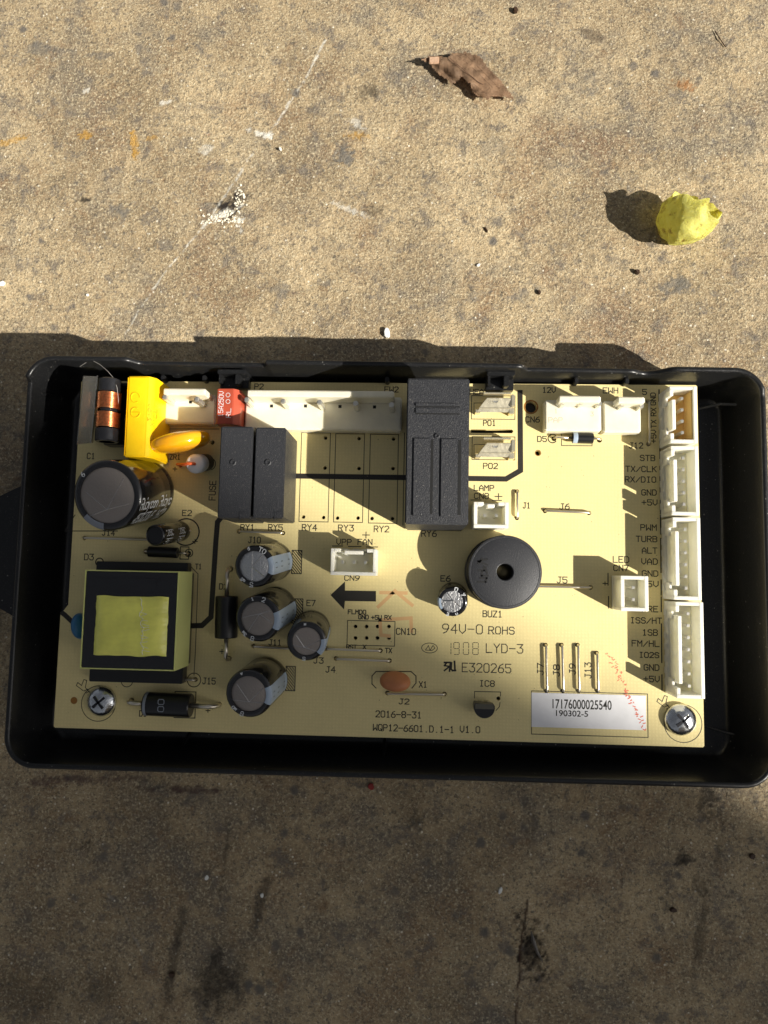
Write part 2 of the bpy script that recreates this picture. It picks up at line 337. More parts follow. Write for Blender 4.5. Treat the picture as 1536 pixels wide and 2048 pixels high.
# ================================================================== setting
dk = (.045, .036, .026); gr = (.18, .165, .14); wh = (.74, .71, .62); yl = (.52, .27, .02)
BLOBS = [(85, 98, 30, 18, gr, .55), (180, 110, 14, 8, gr, .5), (690, 312, 24, 20, gr, .8), (655, 565, 20, 12, gr, .5), (418, 415, 20, 10, gr, .5),
              (1355, 568, 30, 18, gr, .7), (1040, 590, 35, 14, gr, .45, .5), (940, 600, 40, 9, gr, .4, .5), (740, 185, 24, 16, dk, .5), (750, 420, 24, 14, dk, .45),
              (700, 420, 40, 6, wh, .45, -.4), (240, 425, 18, 12, gr, .6), (330, 490, 16, 10, gr, .5), (560, 575, 18, 18, gr, .5), (30, 280, 34, 7, yl, .5, .2),
              (172, 273, 14, 9, yl, .55), (270, 285, 9, 22, yl, .6), (300, 278, 16, 8, yl, .35), (720, 272, 26, 8, yl, .4), (175, 180, 10, 7, wh, .7, .6),
              (715, 247, 18, 8, wh, .5, -.4), (525, 268, 22, 6, wh, .9, -.35), (410, 300, 14, 10, wh, .4), (330, 205, 14, 4, wh, .6, .2), (465, 415, 26, 38, (.03, .024, .02), 1.0, -.2, .8),
              (445, 430, 40, 7, wh, .8, .45), (478, 440, 13, 22, wh, .8, -.2), (170, 400, 12, 5, dk, .7), (1180, 165, 26, 20, gr, .4), (980, 300, 30, 26, gr, .35),
              (1370, 170, 26, 14, (.36, .16, .05), .6, -.3), (1180, 65, 60, 10, (.16, .12, .08), .5, -.5), (120, 20, 60, 26, gr, .35),
              (435, 1960, 62, 78, (.03, .025, .02), .95, .1, .9), (350, 1905, 14, 120, (.05, .04, .03), .8, -.15, .9), (520, 1810, 12, 64, (.04, .03, .025), .8, -.2, .9),  # tall thin soft ellipses from here on paint shadow streaks, others stains
              (60, 1990, 90, 60, dk, .5, 0, .9), (205, 1985, 45, 36, dk, .5, 0, .9), (1065, 1900, 24, 50, (.03, .022, .016), .75, .2, .8), (1400, 1880, 12, 120, dk, .7, -.18, .9),
              (1440, 1700, 8, 60, dk, .4, -.2, .9), (1370, 1718, 20, 13, dk, .7), (175, 1683, 14, 12, dk, .7), (140, 1560, 120, 8, (.09, .05, .05), .5, .06), (390, 1580, 80, 6, (.09, .05, .045), .6),
              (1065, 1650, 14, 60, dk, .35, 0, .9), (1410, 1600, 22, 26, dk, .5, .3), (830, 1640, 26, 20, dk, .35), (1400, 1770, 14, 20, dk, .4), (540, 1760, 10, 60, dk, .3, -.15, .9)]
SEGS = [([(652, 80), (605, 165), (540, 268)], .42, wh, .8),
    ([(512, 298), (455, 385)], .48, wh, .75, .42),
    ([(455, 385), (410, 450), (350, 520), (290, 600), (250, 668)], .33, wh, .75, .42),
    ([(370, 250), (432, 272)], .3, (.6, .5, .4), .7),
    ([(385, 258), (425, 272)], .2, (.55, .2, .1), .6),
    ([(340, 390), (420, 325)], .25, wh, .35),
    ([(205, 1778), (245, 1820), (290, 1925)], .35, (.4, .38, .34), .5),
    ([(1055, 1800), (1040, 1890), (1033, 2048)], .3, (.05, .02, .012), .9, .2),
    ([(700, 190), (760, 230)], .25, dk, .4),
    ([(1050, 20), (1240, 90)], .5, dk, .4),
    ([(150, 500), (200, 520)], .3, (.4, .2, .1), .5),
    ([(455, 1650), (440, 1800)], .5, dk, .5)]

rs = np.random.RandomState(4)
def vnoise(X, Y, sc_, seed):
    q = np.random.RandomState(seed); T_ = q.rand(256, 256); x = X * sc_ + 50.3; y = Y * sc_ + 50.7
    i = np.floor(x).astype(int); j = np.floor(y).astype(int); fx = x - i; fy = y - j; fx = fx * fx * (3 - 2 * fx); fy = fy * fy * (3 - 2 * fy)
    g_ = lambda a, b: T_[a % 256, b % 256]
    return (g_(i, j) * (1 - fx) + g_(i + 1, j) * fx) * (1 - fy) + (g_(i, j + 1) * (1 - fx) + g_(i + 1, j + 1) * fx) * fy
def fbm(X, Y, sc_, seed, oct_=4, gain=.55):
    v = 0; a = 1; tot = 0
    for k in range(oct_): v = v + a * vnoise(X, Y, sc_ * 2 ** k, seed + k); tot += a; a *= gain
    return v / tot
def build_ground():
    GX0, GX1, GY0, GY1, ST = -44, 190, -92, 176, .42
    nx = int((GX1 - GX0) / ST) + 1; ny = int((GY1 - GY0) / ST) + 1
    xs = np.linspace(GX0, GX1, nx); ys = np.linspace(GY0, GY1, ny); X, Y = np.meshgrid(xs, ys)
    Rm = np.array(R); C0 = np.array(CAM)
    col = np.zeros((ny, nx, 3)); al = np.zeros((ny, nx))
    w1 = (fbm(X, Y, .35, 11, 4) - .5) * 2.2 + (fbm(X, Y, 1.5, 29, 3) - .5) * 2.0
    fine = fbm(X, Y, 1.3, 61, 3, .7)
    def sstep(x, a, b): t_ = np.clip((x - a) / (b - a), 0, 1); return t_ * t_ * (3 - 2 * t_)
    def lay(c, m):
        nonlocal col, al
        na = al + m * (1 - al); f = np.where(na > 1e-6, m / np.maximum(na, 1e-6), 0)[..., None]
        col = col * (1 - f) + np.array(c) * f; al = na
    for a in BLOBS:
        u, v, ru, rv, c, k = a[:6]; ang = a[6] if len(a) > 6 else 0; soft = a[7] if len(a) > 7 else .6
        p = P(u, v, ZC); dx = X - p.x; dy = Y - p.y; ca, sa = math.cos(ang), math.sin(ang)
        d = np.hypot((dx * ca + dy * sa) / (ru / 8.25), (-dx * sa + dy * ca) / (rv / 8.25)) + w1 * (.45 if soft > .85 else 1)
        m = sstep(d, 1.15, 1.15 - soft) * k
        m = m * (np.clip(.75 + .5 * (fine - .4), .4, 1.2) if soft > .85 else np.clip(1.0 + 1.6 * (fine - .4), .4, 1.5))
        lay(c, np.clip(m, 0, 1))
    for a in SEGS:
        pts, wd, c, k = a[:4]; brk = a[4] if len(a) > 4 else .42
        for (u0, v0), (u1, v1) in zip(pts, pts[1:]):
            A = P(u0, v0, ZC); B = P(u1, v1, ZC); L2 = (B - A).length ** 2
            t_ = np.clip(((X - A.x) * (B.x - A.x) + (Y - A.y) * (B.y - A.y)) / L2, 0, 1)
            d = np.hypot(X - A.x - t_ * (B.x - A.x) + (fbm(X, Y, .25, 5, 3) - .5) * 1.2, Y - A.y - t_ * (B.y - A.y))
            d = d + w1 * wd * .35
            m = sstep(d, wd * 1.15, wd * .25) * k * sstep(fine, brk - .06, brk + .16)
            lay(c, m)
    Z = (fbm(X, Y, .9, 71, 3, .7) - .5) * .42 + (fbm(X, Y, .18, 81, 3) - .5) * .35
    e = np.minimum.reduce([X - GX0, GX1 - X, Y - GY0, GY1 - Y]); Z = Z * np.clip(e / 6, 0, 1) - .02
    inside = (X > TX0 - 4) & (X < TX1 + 4) & (Y > TY0 - 4) & (Y < TY1 + 4); Z = np.where(inside, np.minimum(Z, -.05), Z)
    co = np.stack([X, Y, Z + ZC], -1).reshape(-1, 3)
    idx = np.arange(nx * ny).reshape(ny, nx)
    q = np.stack([idx[:-1, :-1], idx[:-1, 1:], idx[1:, 1:], idx[1:, :-1]], -1).reshape(-1, 4)
    F = 20000; ex = np.array([(GX0, GY0), (GX1, GY0), (GX1, GY1), (GX0, GY1), (-F, -F), (F, -F), (F, F), (-F, F)], float)
    ex = np.concatenate([ex, np.full((8, 1), ZC - .02)], 1); n0 = len(co); co = np.concatenate([co, ex])
    oq = np.array([(4, 5, 1, 0), (5, 6, 2, 1), (6, 7, 3, 2), (7, 4, 0, 3)]) + n0; q = np.concatenate([q, oq])
    me = bpy.data.meshes.new('concrete_ground'); me.vertices.add(len(co)); me.vertices.foreach_set('co', co.astype('f').ravel())
    me.loops.add(q.size); me.loops.foreach_set('vertex_index', q.astype('i').ravel()); me.polygons.add(len(q))
    me.polygons.foreach_set('loop_start', (np.arange(len(q)) * 4).astype('i')); me.update(calc_edges=True)
    me.polygons.foreach_set('use_smooth', np.ones(len(q), bool))
    at = me.attributes.new('stain', 'FLOAT_COLOR', 'POINT'); arr = np.zeros((len(co), 4), 'f'); arr[:n0, :3] = col.reshape(-1, 3); arr[:n0, 3] = al.ravel()
    at.data.foreach_set('color', arr.ravel()); me.materials.append(M['concrete'])
    return me
TX0, TX1, TY0, TY1, TR, HR = -8.0, 156.0, -7.2, 82.8, 6.8, 6.0
ground = bpy.data.objects.new('concrete_ground', build_ground()); sc.collection.objects.link(ground); tag(ground, kind='structure')
# an added unseen wall whose corner shades the lower left of the board (outside the picture)
hz = Vector((SUN.x, SUN.y, 0)).normalized(); side = Vector((hz.y, -hz.x, 0));
if side.y > 0: side = -side
Q = P(955, 1260, 0); Q.z = ZC
E0 = Q + hz * 2000
wb = MB(); wb.poly([tuple((E0)[:2]), tuple((E0 + side * 3000)[:2]), tuple((E0 + side * 3000 + hz * 140)[:2]), tuple((E0 + hz * 140)[:2])], ZC, ZC + 3000, 4)
wo = wb.obj('house_wall', 'wall'); tag(wo, 'grey rendered house wall standing behind the photographer and shading the ground', 'wall')
# ================================================================== tray
TX0, TX1, TY0, TY1, TR, HR = -8.0, 156.0, -7.2, 82.8, 6.8, 6.0
FLOOR = -9.6
tray = empty('plastic_tray', ((TX0 + TX1) / 2, (TY0 + TY1) / 2, ZC))
tag(tray, 'black rectangular plastic tray holding the circuit board on the concrete', 'tray')
def rr(n=10):
    pts = []
    def arc(cx, cy, a0):
        for k in range(n + 1):
            a = rad(a0 + 90 * k / n); pts.append((cx, cy, math.cos(a), math.sin(a), TR))
    def side_(p, q, nx, ny, m):
        for k in range(1, m): pts.append((p[0] + (q[0] - p[0]) * k / m, p[1] + (q[1] - p[1]) * k / m, nx, ny, 0))
    arc(TX1 - TR, TY1 - TR, 0)
    xs = [c for c in range(int(TX1 - TR) - 1, int(TX0 + TR), -1)]
    for x in xs: pts.append((x, TY1, 0, 1, 0))
    arc(TX0 + TR, TY1 - TR, 90); side_((TX0, TY1 - TR), (TX0, TY0 + TR), -1, 0, 12)
    arc(TX0 + TR, TY0 + TR, 180); side_((TX0 + TR, TY0), (TX1 - TR, TY0), 0, -1, 20)
    arc(TX1 - TR, TY0 + TR, 270); side_((TX1, TY0 + TR), (TX1, TY1 - TR), 1, 0, 12)
    return pts
xa, xb, xc_, xd, xe = P(265, 718, HR).x, P(530, 720, HR).x, P(1048, 728, HR).x, P(1305, 740, HR).x, P(1345, 732, HR).x
def sm(x, a, b): t_ = min(1, max(0, (x - a) / (b - a))); return t_ * t_ * (3 - 2 * t_)
def rim(x):
    z = 1.7 - 2.9 * sm(x, xa - 1, xa + 1.6)      # high left part, then lower
    z += 2.4 * sm(x, xb - .4, xb + .4) - 2.6 * sm(x, xc_ - .5, xc_ + .8)
    z += -1.6 * (sm(x, xd - 4, xd - .5) - sm(x, xd - .5, xe)) + 2.0 * sm(x, xd + 1, xe + 1)
    return z
prof = [(-2.2, ZC), (-1.2, ZC + .25), (-.9, ZC + 1.2), (-.45, HR - 3.4), (0, HR - 2.9), (.02, HR - .6), (-.12, HR - .2), (-.4, HR), (-.85, HR), (-1.1, HR - .15), (-1.25, HR - .5), (-2.1, -3), (-2.9, FLOOR + 1.2), (-3.4, FLOOR + .35), (-4.3, FLOOR)]
tm = MB(); rings = []; path = rr()
for cx, cy, nx, ny, r0 in path:
    bump = rim(cx) if (ny > .99 and r0 == 0) else (1.7 if (cx < 20 and cy > 60 and ny > .3) else (.6 if cy > 60 and ny > .3 else 0))
    ring = []
    for d, z in prof:
        rr_ = (r0 + d) if r0 else d
        k = sm(z, -2, HR - 2.9) if z > -2 else 0
        ring.append(tm.bm.verts.new((cx + nx * rr_, cy + ny * rr_ + ((73 - cx) / 80 * .8 if cy > 60 else -(73 - cx) / 80 * .4 if cy < 10 else 0), z + bump * k)))
    rings.append(ring)
for a, b in zip(rings, rings[1:] + rings[:1]):
    for i in range(len(prof) - 1): tm.bm.faces.new((a[i], b[i], b[i + 1], a[i + 1]))
tm.bm.faces.new([r[-1] for r in rings]); tm.bm.faces.new([r[0] for r in rings][::-1])
tm.obj('tray_shell', 'tray', tray, smooth=True, ang=40)
def trib(pts, r, name='rib', m='tray'):
    MB().tube(pts, r, 8).obj(name, m, tray, smooth=True)
# moulded ribs and marks on the floor and walls
trib([P(1436, 812, FLOOR), P(1445, 1000, FLOOR), P(1452, 1200, FLOOR), P(1460, 1350, FLOOR)], [.35, .45, .45, .2], m='tray_worn')  # lighter colour paints the highlight running along this rib
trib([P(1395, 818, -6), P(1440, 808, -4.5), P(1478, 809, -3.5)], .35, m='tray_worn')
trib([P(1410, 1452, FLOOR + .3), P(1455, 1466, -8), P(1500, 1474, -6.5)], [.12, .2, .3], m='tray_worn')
trib([P(1258, 1500, FLOOR + 1), P(1275, 1530, -5)], .3); trib([P(770, 1470, FLOOR + 1), P(768, 1518, -4)], .35); trib([P(378, 1466, FLOOR + .6), P(366, 1492, -6)], .3)
trib([P(50, 1426, -7), P(78, 1420, -8), P(104, 1408, FLOOR + .5)], .35)
trib([P(82, 788, 2), P(106, 788, -2)], .5)
# two hooks that hold the upper edge of the board, small ribs beside them
def hook(u0, u1, v):
    a = P(u0, v, 3); b = P(u1, v, 3)
    h = MB(); h.box(a.x, b.x, 80.2, 81.2, -4, 5.2, .15); h.box(a.x, b.x, 77.6, 80.2, .3, 2.4, .15)
    h.box(a.x + .2, a.x + .8, 78.2, 80.4, 2.4, 4.6, .1); h.box(b.x - 2.6, b.x - 1.4, 77.8, 80.3, 2.4, 5.0, .2)
    h.obj('board_hook', 'tray', tray)
hook(440, 497, 745); hook(972, 1028, 752)
for u in (330, 412, 468, 775, 1150, 1250):
    a = P(u, 748, 1); h = MB(); h.box(a.x - .5, a.x + .5, 79.3, 80.6, -8, 2.5, .2); h.obj('rib', 'tray', tray)
# latch tab on the left side
l0 = MB(); l0.poly([(P(-40, 1010, -6).x, P(-40, 1010, -6).y), (P(48, 962, -6).x + 1.5, P(48, 962, -6).y), (P(22, 1240, -6).x + 2, P(22, 1240, -6).y), (P(-40, 1195, -6).x, P(-40, 1195, -6).y)], -9, -6, .3)
l0.obj('latch_tab', 'tray', tray)
# standoffs
for u, v in ((197, 1405), (1365, 1443), (1062, 814)):
    p = P(u, v, 0); MB().lathe([(0, FLOOR - .1), (2.6, FLOOR - .1), (2.2, -1.65), (0, -1.65)], 24, Matrix.Translation((p.x, p.y, 0))).obj('standoff', 'tray', tray, smooth=True)
# ================================================================== board
BW, BH = 143.67, 79.74
cb = empty('circuit_board', (BW / 2, BH / 2, -1.6))
tag(cb, 'cream circuit board crowded with black relays, capacitors and white connectors, screwed into the black tray', 'circuit board')
xs_ = P(139, 1225, 0); xu = P(170, 762, 0).x
def cv(pts): return [(p[0], p[1]) for p in pts]
hole_pts = []
def hole(u, v, r=.45): p = P(u, v, 0); hole_pts.append((p.x, p.y, r)); return p
def board_build():
    cu = bpy.data.curves.new('fibre_board', 'CURVE'); cu.dimensions = '2D'; cu.fill_mode = 'BOTH'; cu.extrude = .8
    def sp(pts):
        s = cu.splines.new('POLY'); s.points.add(len(pts) - 1); s.use_cyclic_u = True
        for q, p in zip(s.points, pts): q.co = (p[0], p[1], 0, 1)
    bl = P(121, 1222, 0)
    out = [(.3, 0), (BW - .3, 0), (BW, .3), (BW, BH - .3), (BW - .3, BH), (2.0, BH), (1.7, BH - .3), (1.7, bl.y + 1.5), (.6, bl.y), (0, bl.y - .3), (0, .3)]
    sp(out)
    for x, y, r in hole_pts: sp([(x + r * math.cos(a * math.pi / 8), y + r * math.sin(a * math.pi / 8)) for a in range(16)])
    a = P(942, 862, 0); b = P(1024, 862.5, 0); r = .42
    sp([(a.x, a.y - r), (b.x, a.y - r), (b.x + r * .8, a.y), (b.x, a.y + r), (a.x, a.y + r)])
    o = bpy.data.objects.new('tmp', cu); sc.collection.objects.link(o)
    dg = bpy.context.evaluated_depsgraph_get(); me = bpy.data.meshes.new_from_object(o.evaluated_get(dg)); bpy.data.objects.remove(o)
    b = MB(); b.bm.from_mesh(me); b.bm.transform(Matrix.Translation((0, 0, -.8)))
    b.obj('fibre_board', 'board', cb)
# ---- prints
def T(text, u, v, hpx, wpx=None, ang=0, sw=.2, m='print', z=.02, name='printed_text'):
    c = P(u, v, 0); mb = MB()
    pen(mb, strokes(text, hpx / 9.1, wpx / 9.1 if wpx else None), sw, flatfn(c, ang, z)); return mb.obj(name, m, cb, recalc=False)
def line(pts, sw=.2, m='print', z=.02, name='printed_line', closed=False, label=None):
    q = [P(u, v, 0) for u, v in pts]
    q = [(p.x, p.y) for p in q]
    if closed: q.append(q[0])
    mb = MB(); pen(mb, [q], sw, lambda x, y, i: Vector((x, y, z + (i % 7) * .0012))); return mb.obj(name, m, cb, recalc=False, label=label)
def rect(u0, v0, u1, v1, sw=.16, name='printed_outline'):
    a = P(u0, v1, 0); b = P(u1, v0, 0)
    q = [(a.x, a.y), (b.x, a.y), (b.x, b.y), (a.x, b.y), (a.x, a.y)]
    mb = MB(); pen(mb, [q], sw, lambda x, y, i: Vector((x, y, .02 + (i % 7) * .0012))); return mb.obj(name, 'print', cb, recalc=False)
def circ(u, v, rpx, sw=.16, name='printed_ring', a0=0, a1=360, ry=None):
    c = P(u, v, 0); r = rpx / 9.2; ry = (ry or rpx) / 9.2
    q = [(c.x + r * math.cos(rad(a0 + (a1 - a0) * k / 40)), c.y + ry * math.sin(rad(a0 + (a1 - a0) * k / 40))) for k in range(41)]
    mb = MB(); pen(mb, [q], sw, lambda x, y, i: Vector((x, y, .02 + (i % 2) * .0012))); return mb.obj(name, 'print', cb, recalc=False)
TT = [('RY1', 495, 1055, 12, 28), ('RY5', 551, 1055, 12, 29), ('RY4', 619, 1055, 12, 30), ('RY3', 692, 1056, 12, 31), ('RY2', 763, 1058, 12, 30), ('RY6', 858, 1067, 12, 30),
 ('J10', 509, 1080, 12, 25), ('VPP', 688, 1084, 11, 30), ('FAN', 730, 1084, 11, 29), ('+', 732, 1070, 18, 14), ('CN9', 704, 1156, 10, 30), ('P01', 979, 846, 11, 25), ('P02', 981, 932, 11, 29),
 ('HEAT-L', 968, 784, 11, 58), ('CN6', 1065, 839, 11, 28), ('12V', 1098, 780, 11, 26), ('EWH', 1221, 781, 11, 30), ('5', 1289, 784, 11, 8), ('D5', 1084, 878, 11, 18), ('J12', 1272, 891, 11, 27),
 ('LAMP', 968, 976, 11, 40), ('CN8', 963, 992, 11, 29), ('+', 997, 993, 17, 14), ('J1', 1053, 1011, 11, 14), ('J6', 1129, 1013, 11, 19), ('E2', 374, 1026, 11, 19), ('J14', 217, 1066, 10, 26),
 ('ZR1', 350, 914, 10, 22), ('D3', 178, 1114, 12, 19), ('T1', 397, 1133, 10, 12), ('D2', 447, 1173, 11, 17), ('E7', 622, 1206, 11, 17), ('FLMD0', 714, 1224, 8, 36), ('GND', 727, 1234, 8, 20),
 ('+5V', 753, 1235, 8, 20), ('RX', 776, 1235, 8, 13), ('CN10', 812, 1263, 12, 39), ('RST', 703, 1294, 8, 20), ('X', 729, 1294, 8, 6), ('TX', 777, 1301, 9, 13), ('J11', 550, 1285, 11, 25), ('J3', 637, 1321, 11, 19),
 ('J4', 661, 1339, 11, 19), ('E6', 891, 1157, 11, 19), ('BUZ1', 985, 1228, 12, 38), ('J5', 1124, 1160, 12, 20), ('LED', 1242, 1119, 12, 31), ('CN7', 1242, 1136, 11, 29),
 ('STB', 1295, 916, 11, 29), ('TX/CLK', 1282, 938, 11, 61), ('RX/DIO', 1281, 959, 11, 61), ('GND', 1298, 985, 11, 29), ('+5V', 1299, 1005, 11, 30), ('PWM', 1297, 1055, 11, 31),
 ('TURB', 1293, 1078, 11, 41), ('ALT', 1299, 1101, 11, 29), ('VAD', 1299, 1123, 11, 31), ('GND', 1300, 1147, 11, 31), ('+5V', 1299, 1168, 11, 34), ('PRE', 1300, 1218, 11, 30),
 ('ISS/HT', 1292, 1241, 11, 61), ('1SB', 1300, 1265, 11, 29), ('FM/HL', 1291, 1287, 11, 53), ('IO2S', 1298, 1310, 10, 38), ('GND', 1303, 1335, 11, 29), ('+5V', 1303, 1358, 11, 30),
 ('ROHS', 1003, 1261, 14, 51), ('LYD-3', 1009, 1297, 17, 73), ('E320265', 973, 1336, 17, 97), ('94V-0', 925, 1258, 18, 80),
 ('2016-8-31', 797, 1429, 12, 91), ('WQP12-6601.D.1-1', 827, 1457, 12, 161), ('V1.0', 940, 1459, 12, 39), ('IC8', 974, 1367, 11, 29), ('X1', 846, 1369, 11, 15), ('J2', 808, 1403, 10, 20), ('J15', 418, 1362, 12, 26),
 ('D1', 286, 1427, 11, 14), ('+', 350, 938, 12, 8), ('+', 390, 1083, 13, 10), ('+', 444, 1303, 12, 9), ('+', 416, 1421, 10, 8), ('C1', 182, 912, 12, 16), ('P2', 518, 773, 11, 18), ('FW2', 783, 779, 11, 28), ('+', 1210, 1167, 9, 8)]
for t_ in TT: T(*t_)
for t_ in [('FUSE', 425, 981, 13, 40), ('J7', 1081, 1338, 12, 22), ('J8', 1113, 1341, 12, 22), ('J9', 1145, 1338, 12, 20), ('J13', 1176, 1341, 12, 30),
           ('GND', 1306, 798, 10, 25), ('RX', 1307, 824, 10, 16), ('TX', 1307, 848, 10, 16), ('+5V', 1307, 873, 10, 26)]:
    T(*t_, ang=rad(90))
# serifs on the large maker's line
def serif(u, v, n, wpx, h):
    c = P(u, v, 0); mb = MB()
    for i in range(n):
        x = c.x + ((i + .5) / n - .5) * wpx / 9.1
        pen(mb, [[(x - .28, c.y - h / 18.2), (x + .28, c.y - h / 18.2)]], .1, lambda a, b, k: Vector((a, b, .03)))
    mb.obj('printed_serif', 'print', cb, recalc=False)
serif(983, 1261, 2, 20, 14); serif(975, 1297, 1, 8, 17)
# seven segment date code 1908 in dashes
def seg7(u, v, wpx, hpx, on):
    S = {'a': ((0, 1), (1, 1)), 'b': ((1, 1), (1, .5)), 'c': ((1, .5), (1, 0)), 'd': ((0, 0), (1, 0)), 'e': ((0, 0), (0, .5)), 'f': ((0, .5), (0, 1)), 'g': ((0, .5), (1, .5))}
    c = P(u, v, 0); mb = MB(); W = wpx / 9.2; H = hpx / 9.2
    for s in on:
        (x0, y0), (x1, y1) = S[s]
        for f0, f1 in ((.12, .42), (.58, .88)):
            a = (c.x + (x0 + (x1 - x0) * f0 - .5) * W, c.y + (y0 + (y1 - y0) * f0 - .5) * H); b = (c.x + (x0 + (x1 - x0) * f1 - .5) * W, c.y + (y0 + (y1 - y0) * f1 - .5) * H)
            pen(mb, [[a, b]], .13, lambda x, y, i: Vector((x, y, .02)))
    mb.obj('printed_digit', 'print', cb, recalc=False)
seg7(897, 1297, 10, 24, 'bc'); seg7(913, 1297, 11, 24, 'abcdfg'); seg7(932, 1297, 11, 24, 'abcdef'); seg7(951, 1297, 11, 24, 'abcdefg')
# oval maker's mark and the reversed RU mark
circ(859, 1296, 16, .14, 'printed_emblem', ry=10); line([(851, 1300), (857, 1291), (860, 1301), (866, 1291), (870, 1296), (864, 1301), (851, 1300)], .13, name='printed_emblem')
line([(889, 1325), (901, 1325), (899, 1342)], .38, name='printed_emblem'); line([(893, 1326), (889, 1331), (899, 1333), (889, 1341)], .34, name='printed_emblem')
line([(903, 1326), (902, 1338), (905, 1341), (911, 1341)], .38, name='printed_emblem'); line([(909, 1323), (910, 1341)], .4, name='printed_emblem')
# traces, arrow, outlines
def band(pts, wpx):
    q = [P(u, v, 0) for u, v in pts]; q = [Vector((p.x, p.y)) for p in q]; h = wpx / 18.4; L_, R_ = [], []
    for i, p in enumerate(q):
        d0 = (q[i] - q[i - 1]).normalized() if i else (q[1] - q[0]).normalized(); d1 = (q[i + 1] - q[i]).normalized() if i < len(q) - 1 else d0
        n0 = Vector((-d0.y, d0.x)); n1 = Vector((-d1.y, d1.x)); m_ = (n0 + n1).normalized(); k = h / max(.4, m_.dot(n0))
        L_.append(p + m_ * k); R_.append(p - m_ * k)
    mb = MB(); vl = [mb.bm.verts.new((p.x, p.y, .01)) for p in L_]; vr = [mb.bm.verts.new((p.x, p.y, .01)) for p in R_]
    for i in range(len(q) - 1): mb.bm.faces.new((vl[i], vr[i], vr[i + 1], vl[i + 1]))
    mb.obj('black_line', 'trace', cb, recalc=False)
band([(1040, 780), (1041, 941), (1012, 958), (592, 952)], 11)
band([(448, 1028), (435, 1044), (432, 1080), (422, 1234), (404, 1251), (368, 1252)], 11)
band([(122, 1224), (130, 1230), (150, 1249)], 10)
ar = MB(); c_ = [P(*q, 0) for q in ((661, 1190), (690, 1163), (690, 1181), (752, 1182), (752, 1203), (690, 1202), (688, 1219))]
ar.flat([(p.x, p.y) for p in c_], .02); ar.obj('printed_arrow', 'print', cb, recalc=False)
for u0, v0, u1, v1 in ((598, 866, 661, 1043), (667, 868, 729, 1044), (737, 869, 797, 1046), (943, 792, 1030, 838), (944, 874, 1030, 919), (694, 1243, 790, 1290), (1063, 1388, 1295, 1468), (806, 866, 809, 1050)): rect(u0, v0, u1, v1)
line([(948, 838 - 10), (948, 806), (1012, 806)], .14); line([(948, 912), (948, 889), (1010, 889)], .14)
circ(197, 1407, 36); circ(1366, 1447, 37); circ(372, 1064, 28, .3); circ(388, 1360, 14, .18); circ(254, 1362, 12, .16); circ(419, 928, 13, .16, a0=-70, a1=250); circ(1105, 877, 9, .22, a0=40, a1=320); circ(378, 1106, 8, .2); circ(199, 1124, 8, .25)
def earth(u, v, m):
    sh_ = [(0, 0), (-14, -10), (-11, -16), (-3, -10), (2, -22), (8, -20), (5, -6), (14, 4)]
    line([(u + m * x * .95, v + y) for x, y in sh_], .16)
    for k in range(3): line([(u + m * (2 + 4 * k), v + 1 + 4 * k), (u + m * (10 + 4 * k), v - 3 + 4 * k)], .15)
earth(166, 1381, 1); earth(1327, 1413, 1)
line([(752, 1376), (744, 1368), (744, 1352), (752, 1343), (822, 1343), (832, 1352), (832, 1366), (824, 1376)], .2)
line([(949, 1396), (949, 1383), (1001, 1384), (1001, 1392)], .15); line([(1000, 1405), (999, 1413), (992, 1421)], .15)
line([(212, 1133), (212, 1124), (260, 1124)], .2); line([(305, 1127), (378, 1129), (396, 1148), (391, 1300), (388, 1350)], .16)
line([(330, 858), (438, 858)], .16); line([(315, 905), (300, 915)], .14)
line([(131, 1060), (150, 1030)], .2); line([(130, 1062), (235, 1062)], .2)
rect(360, 1094, 378, 1118, .2); rect(1123, 866, 1184, 891, .16); rect(348, 1384, 392, 1435, .2)
line([(1318, 780), (1318, 806)], .3)
for v0, v1 in ((822, 850), (860, 886), (893, 921), (933, 985), (1001, 1027), (1031, 1068), (1077, 1145), (1160, 1190), (1194, 1223), (1248, 1325), (1350, 1380)):
    line([(1319 + (v0 - 820) * .009, v0), (1319 + (v1 - 820) * .009, v1)], .26)
line([(1216, 1147), (1216, 1170)], .22); line([(1217, 1193), (1217, 1216)], .22)
for u0, u1, v in ((665, 685, 1092), (697, 722, 1093), (733, 755, 1094), (942, 962, 1000), (985, 1003, 1001)): line([(u0, v), (u1, v)], .2)
def hatch(u0, v0, u1, v1):
    rect(u0, v0, u1, v1, .18, 'printed_hatch')
    mb = MB(); a = P(u0, v1, 0); b = P(u1, v0, 0); w_ = b.x - a.x; H_ = b.y - a.y; c = .3
    while c < H_ + w_ * 1.2:
        x0_, y0_, x1_, y1_ = 0, c, w_, c - w_ * 1.2
        if y0_ > H_: x0_ = (c - H_) / 1.2; y0_ = H_
        if y1_ < 0: x1_ = c / 1.2; y1_ = 0
        if x1_ > x0_: pen(mb, [[(a.x + x0_, a.y + y0_), (a.x + x1_, a.y + y1_)]], .2, lambda x, y_, i: Vector((x, y_, .03)))
        c += .72
    mb.obj('printed_hatch', 'print', cb, recalc=False)
hatch(583, 1101, 604, 1147); hatch(583, 1198, 606, 1246); hatch(571, 1333, 591, 1381)
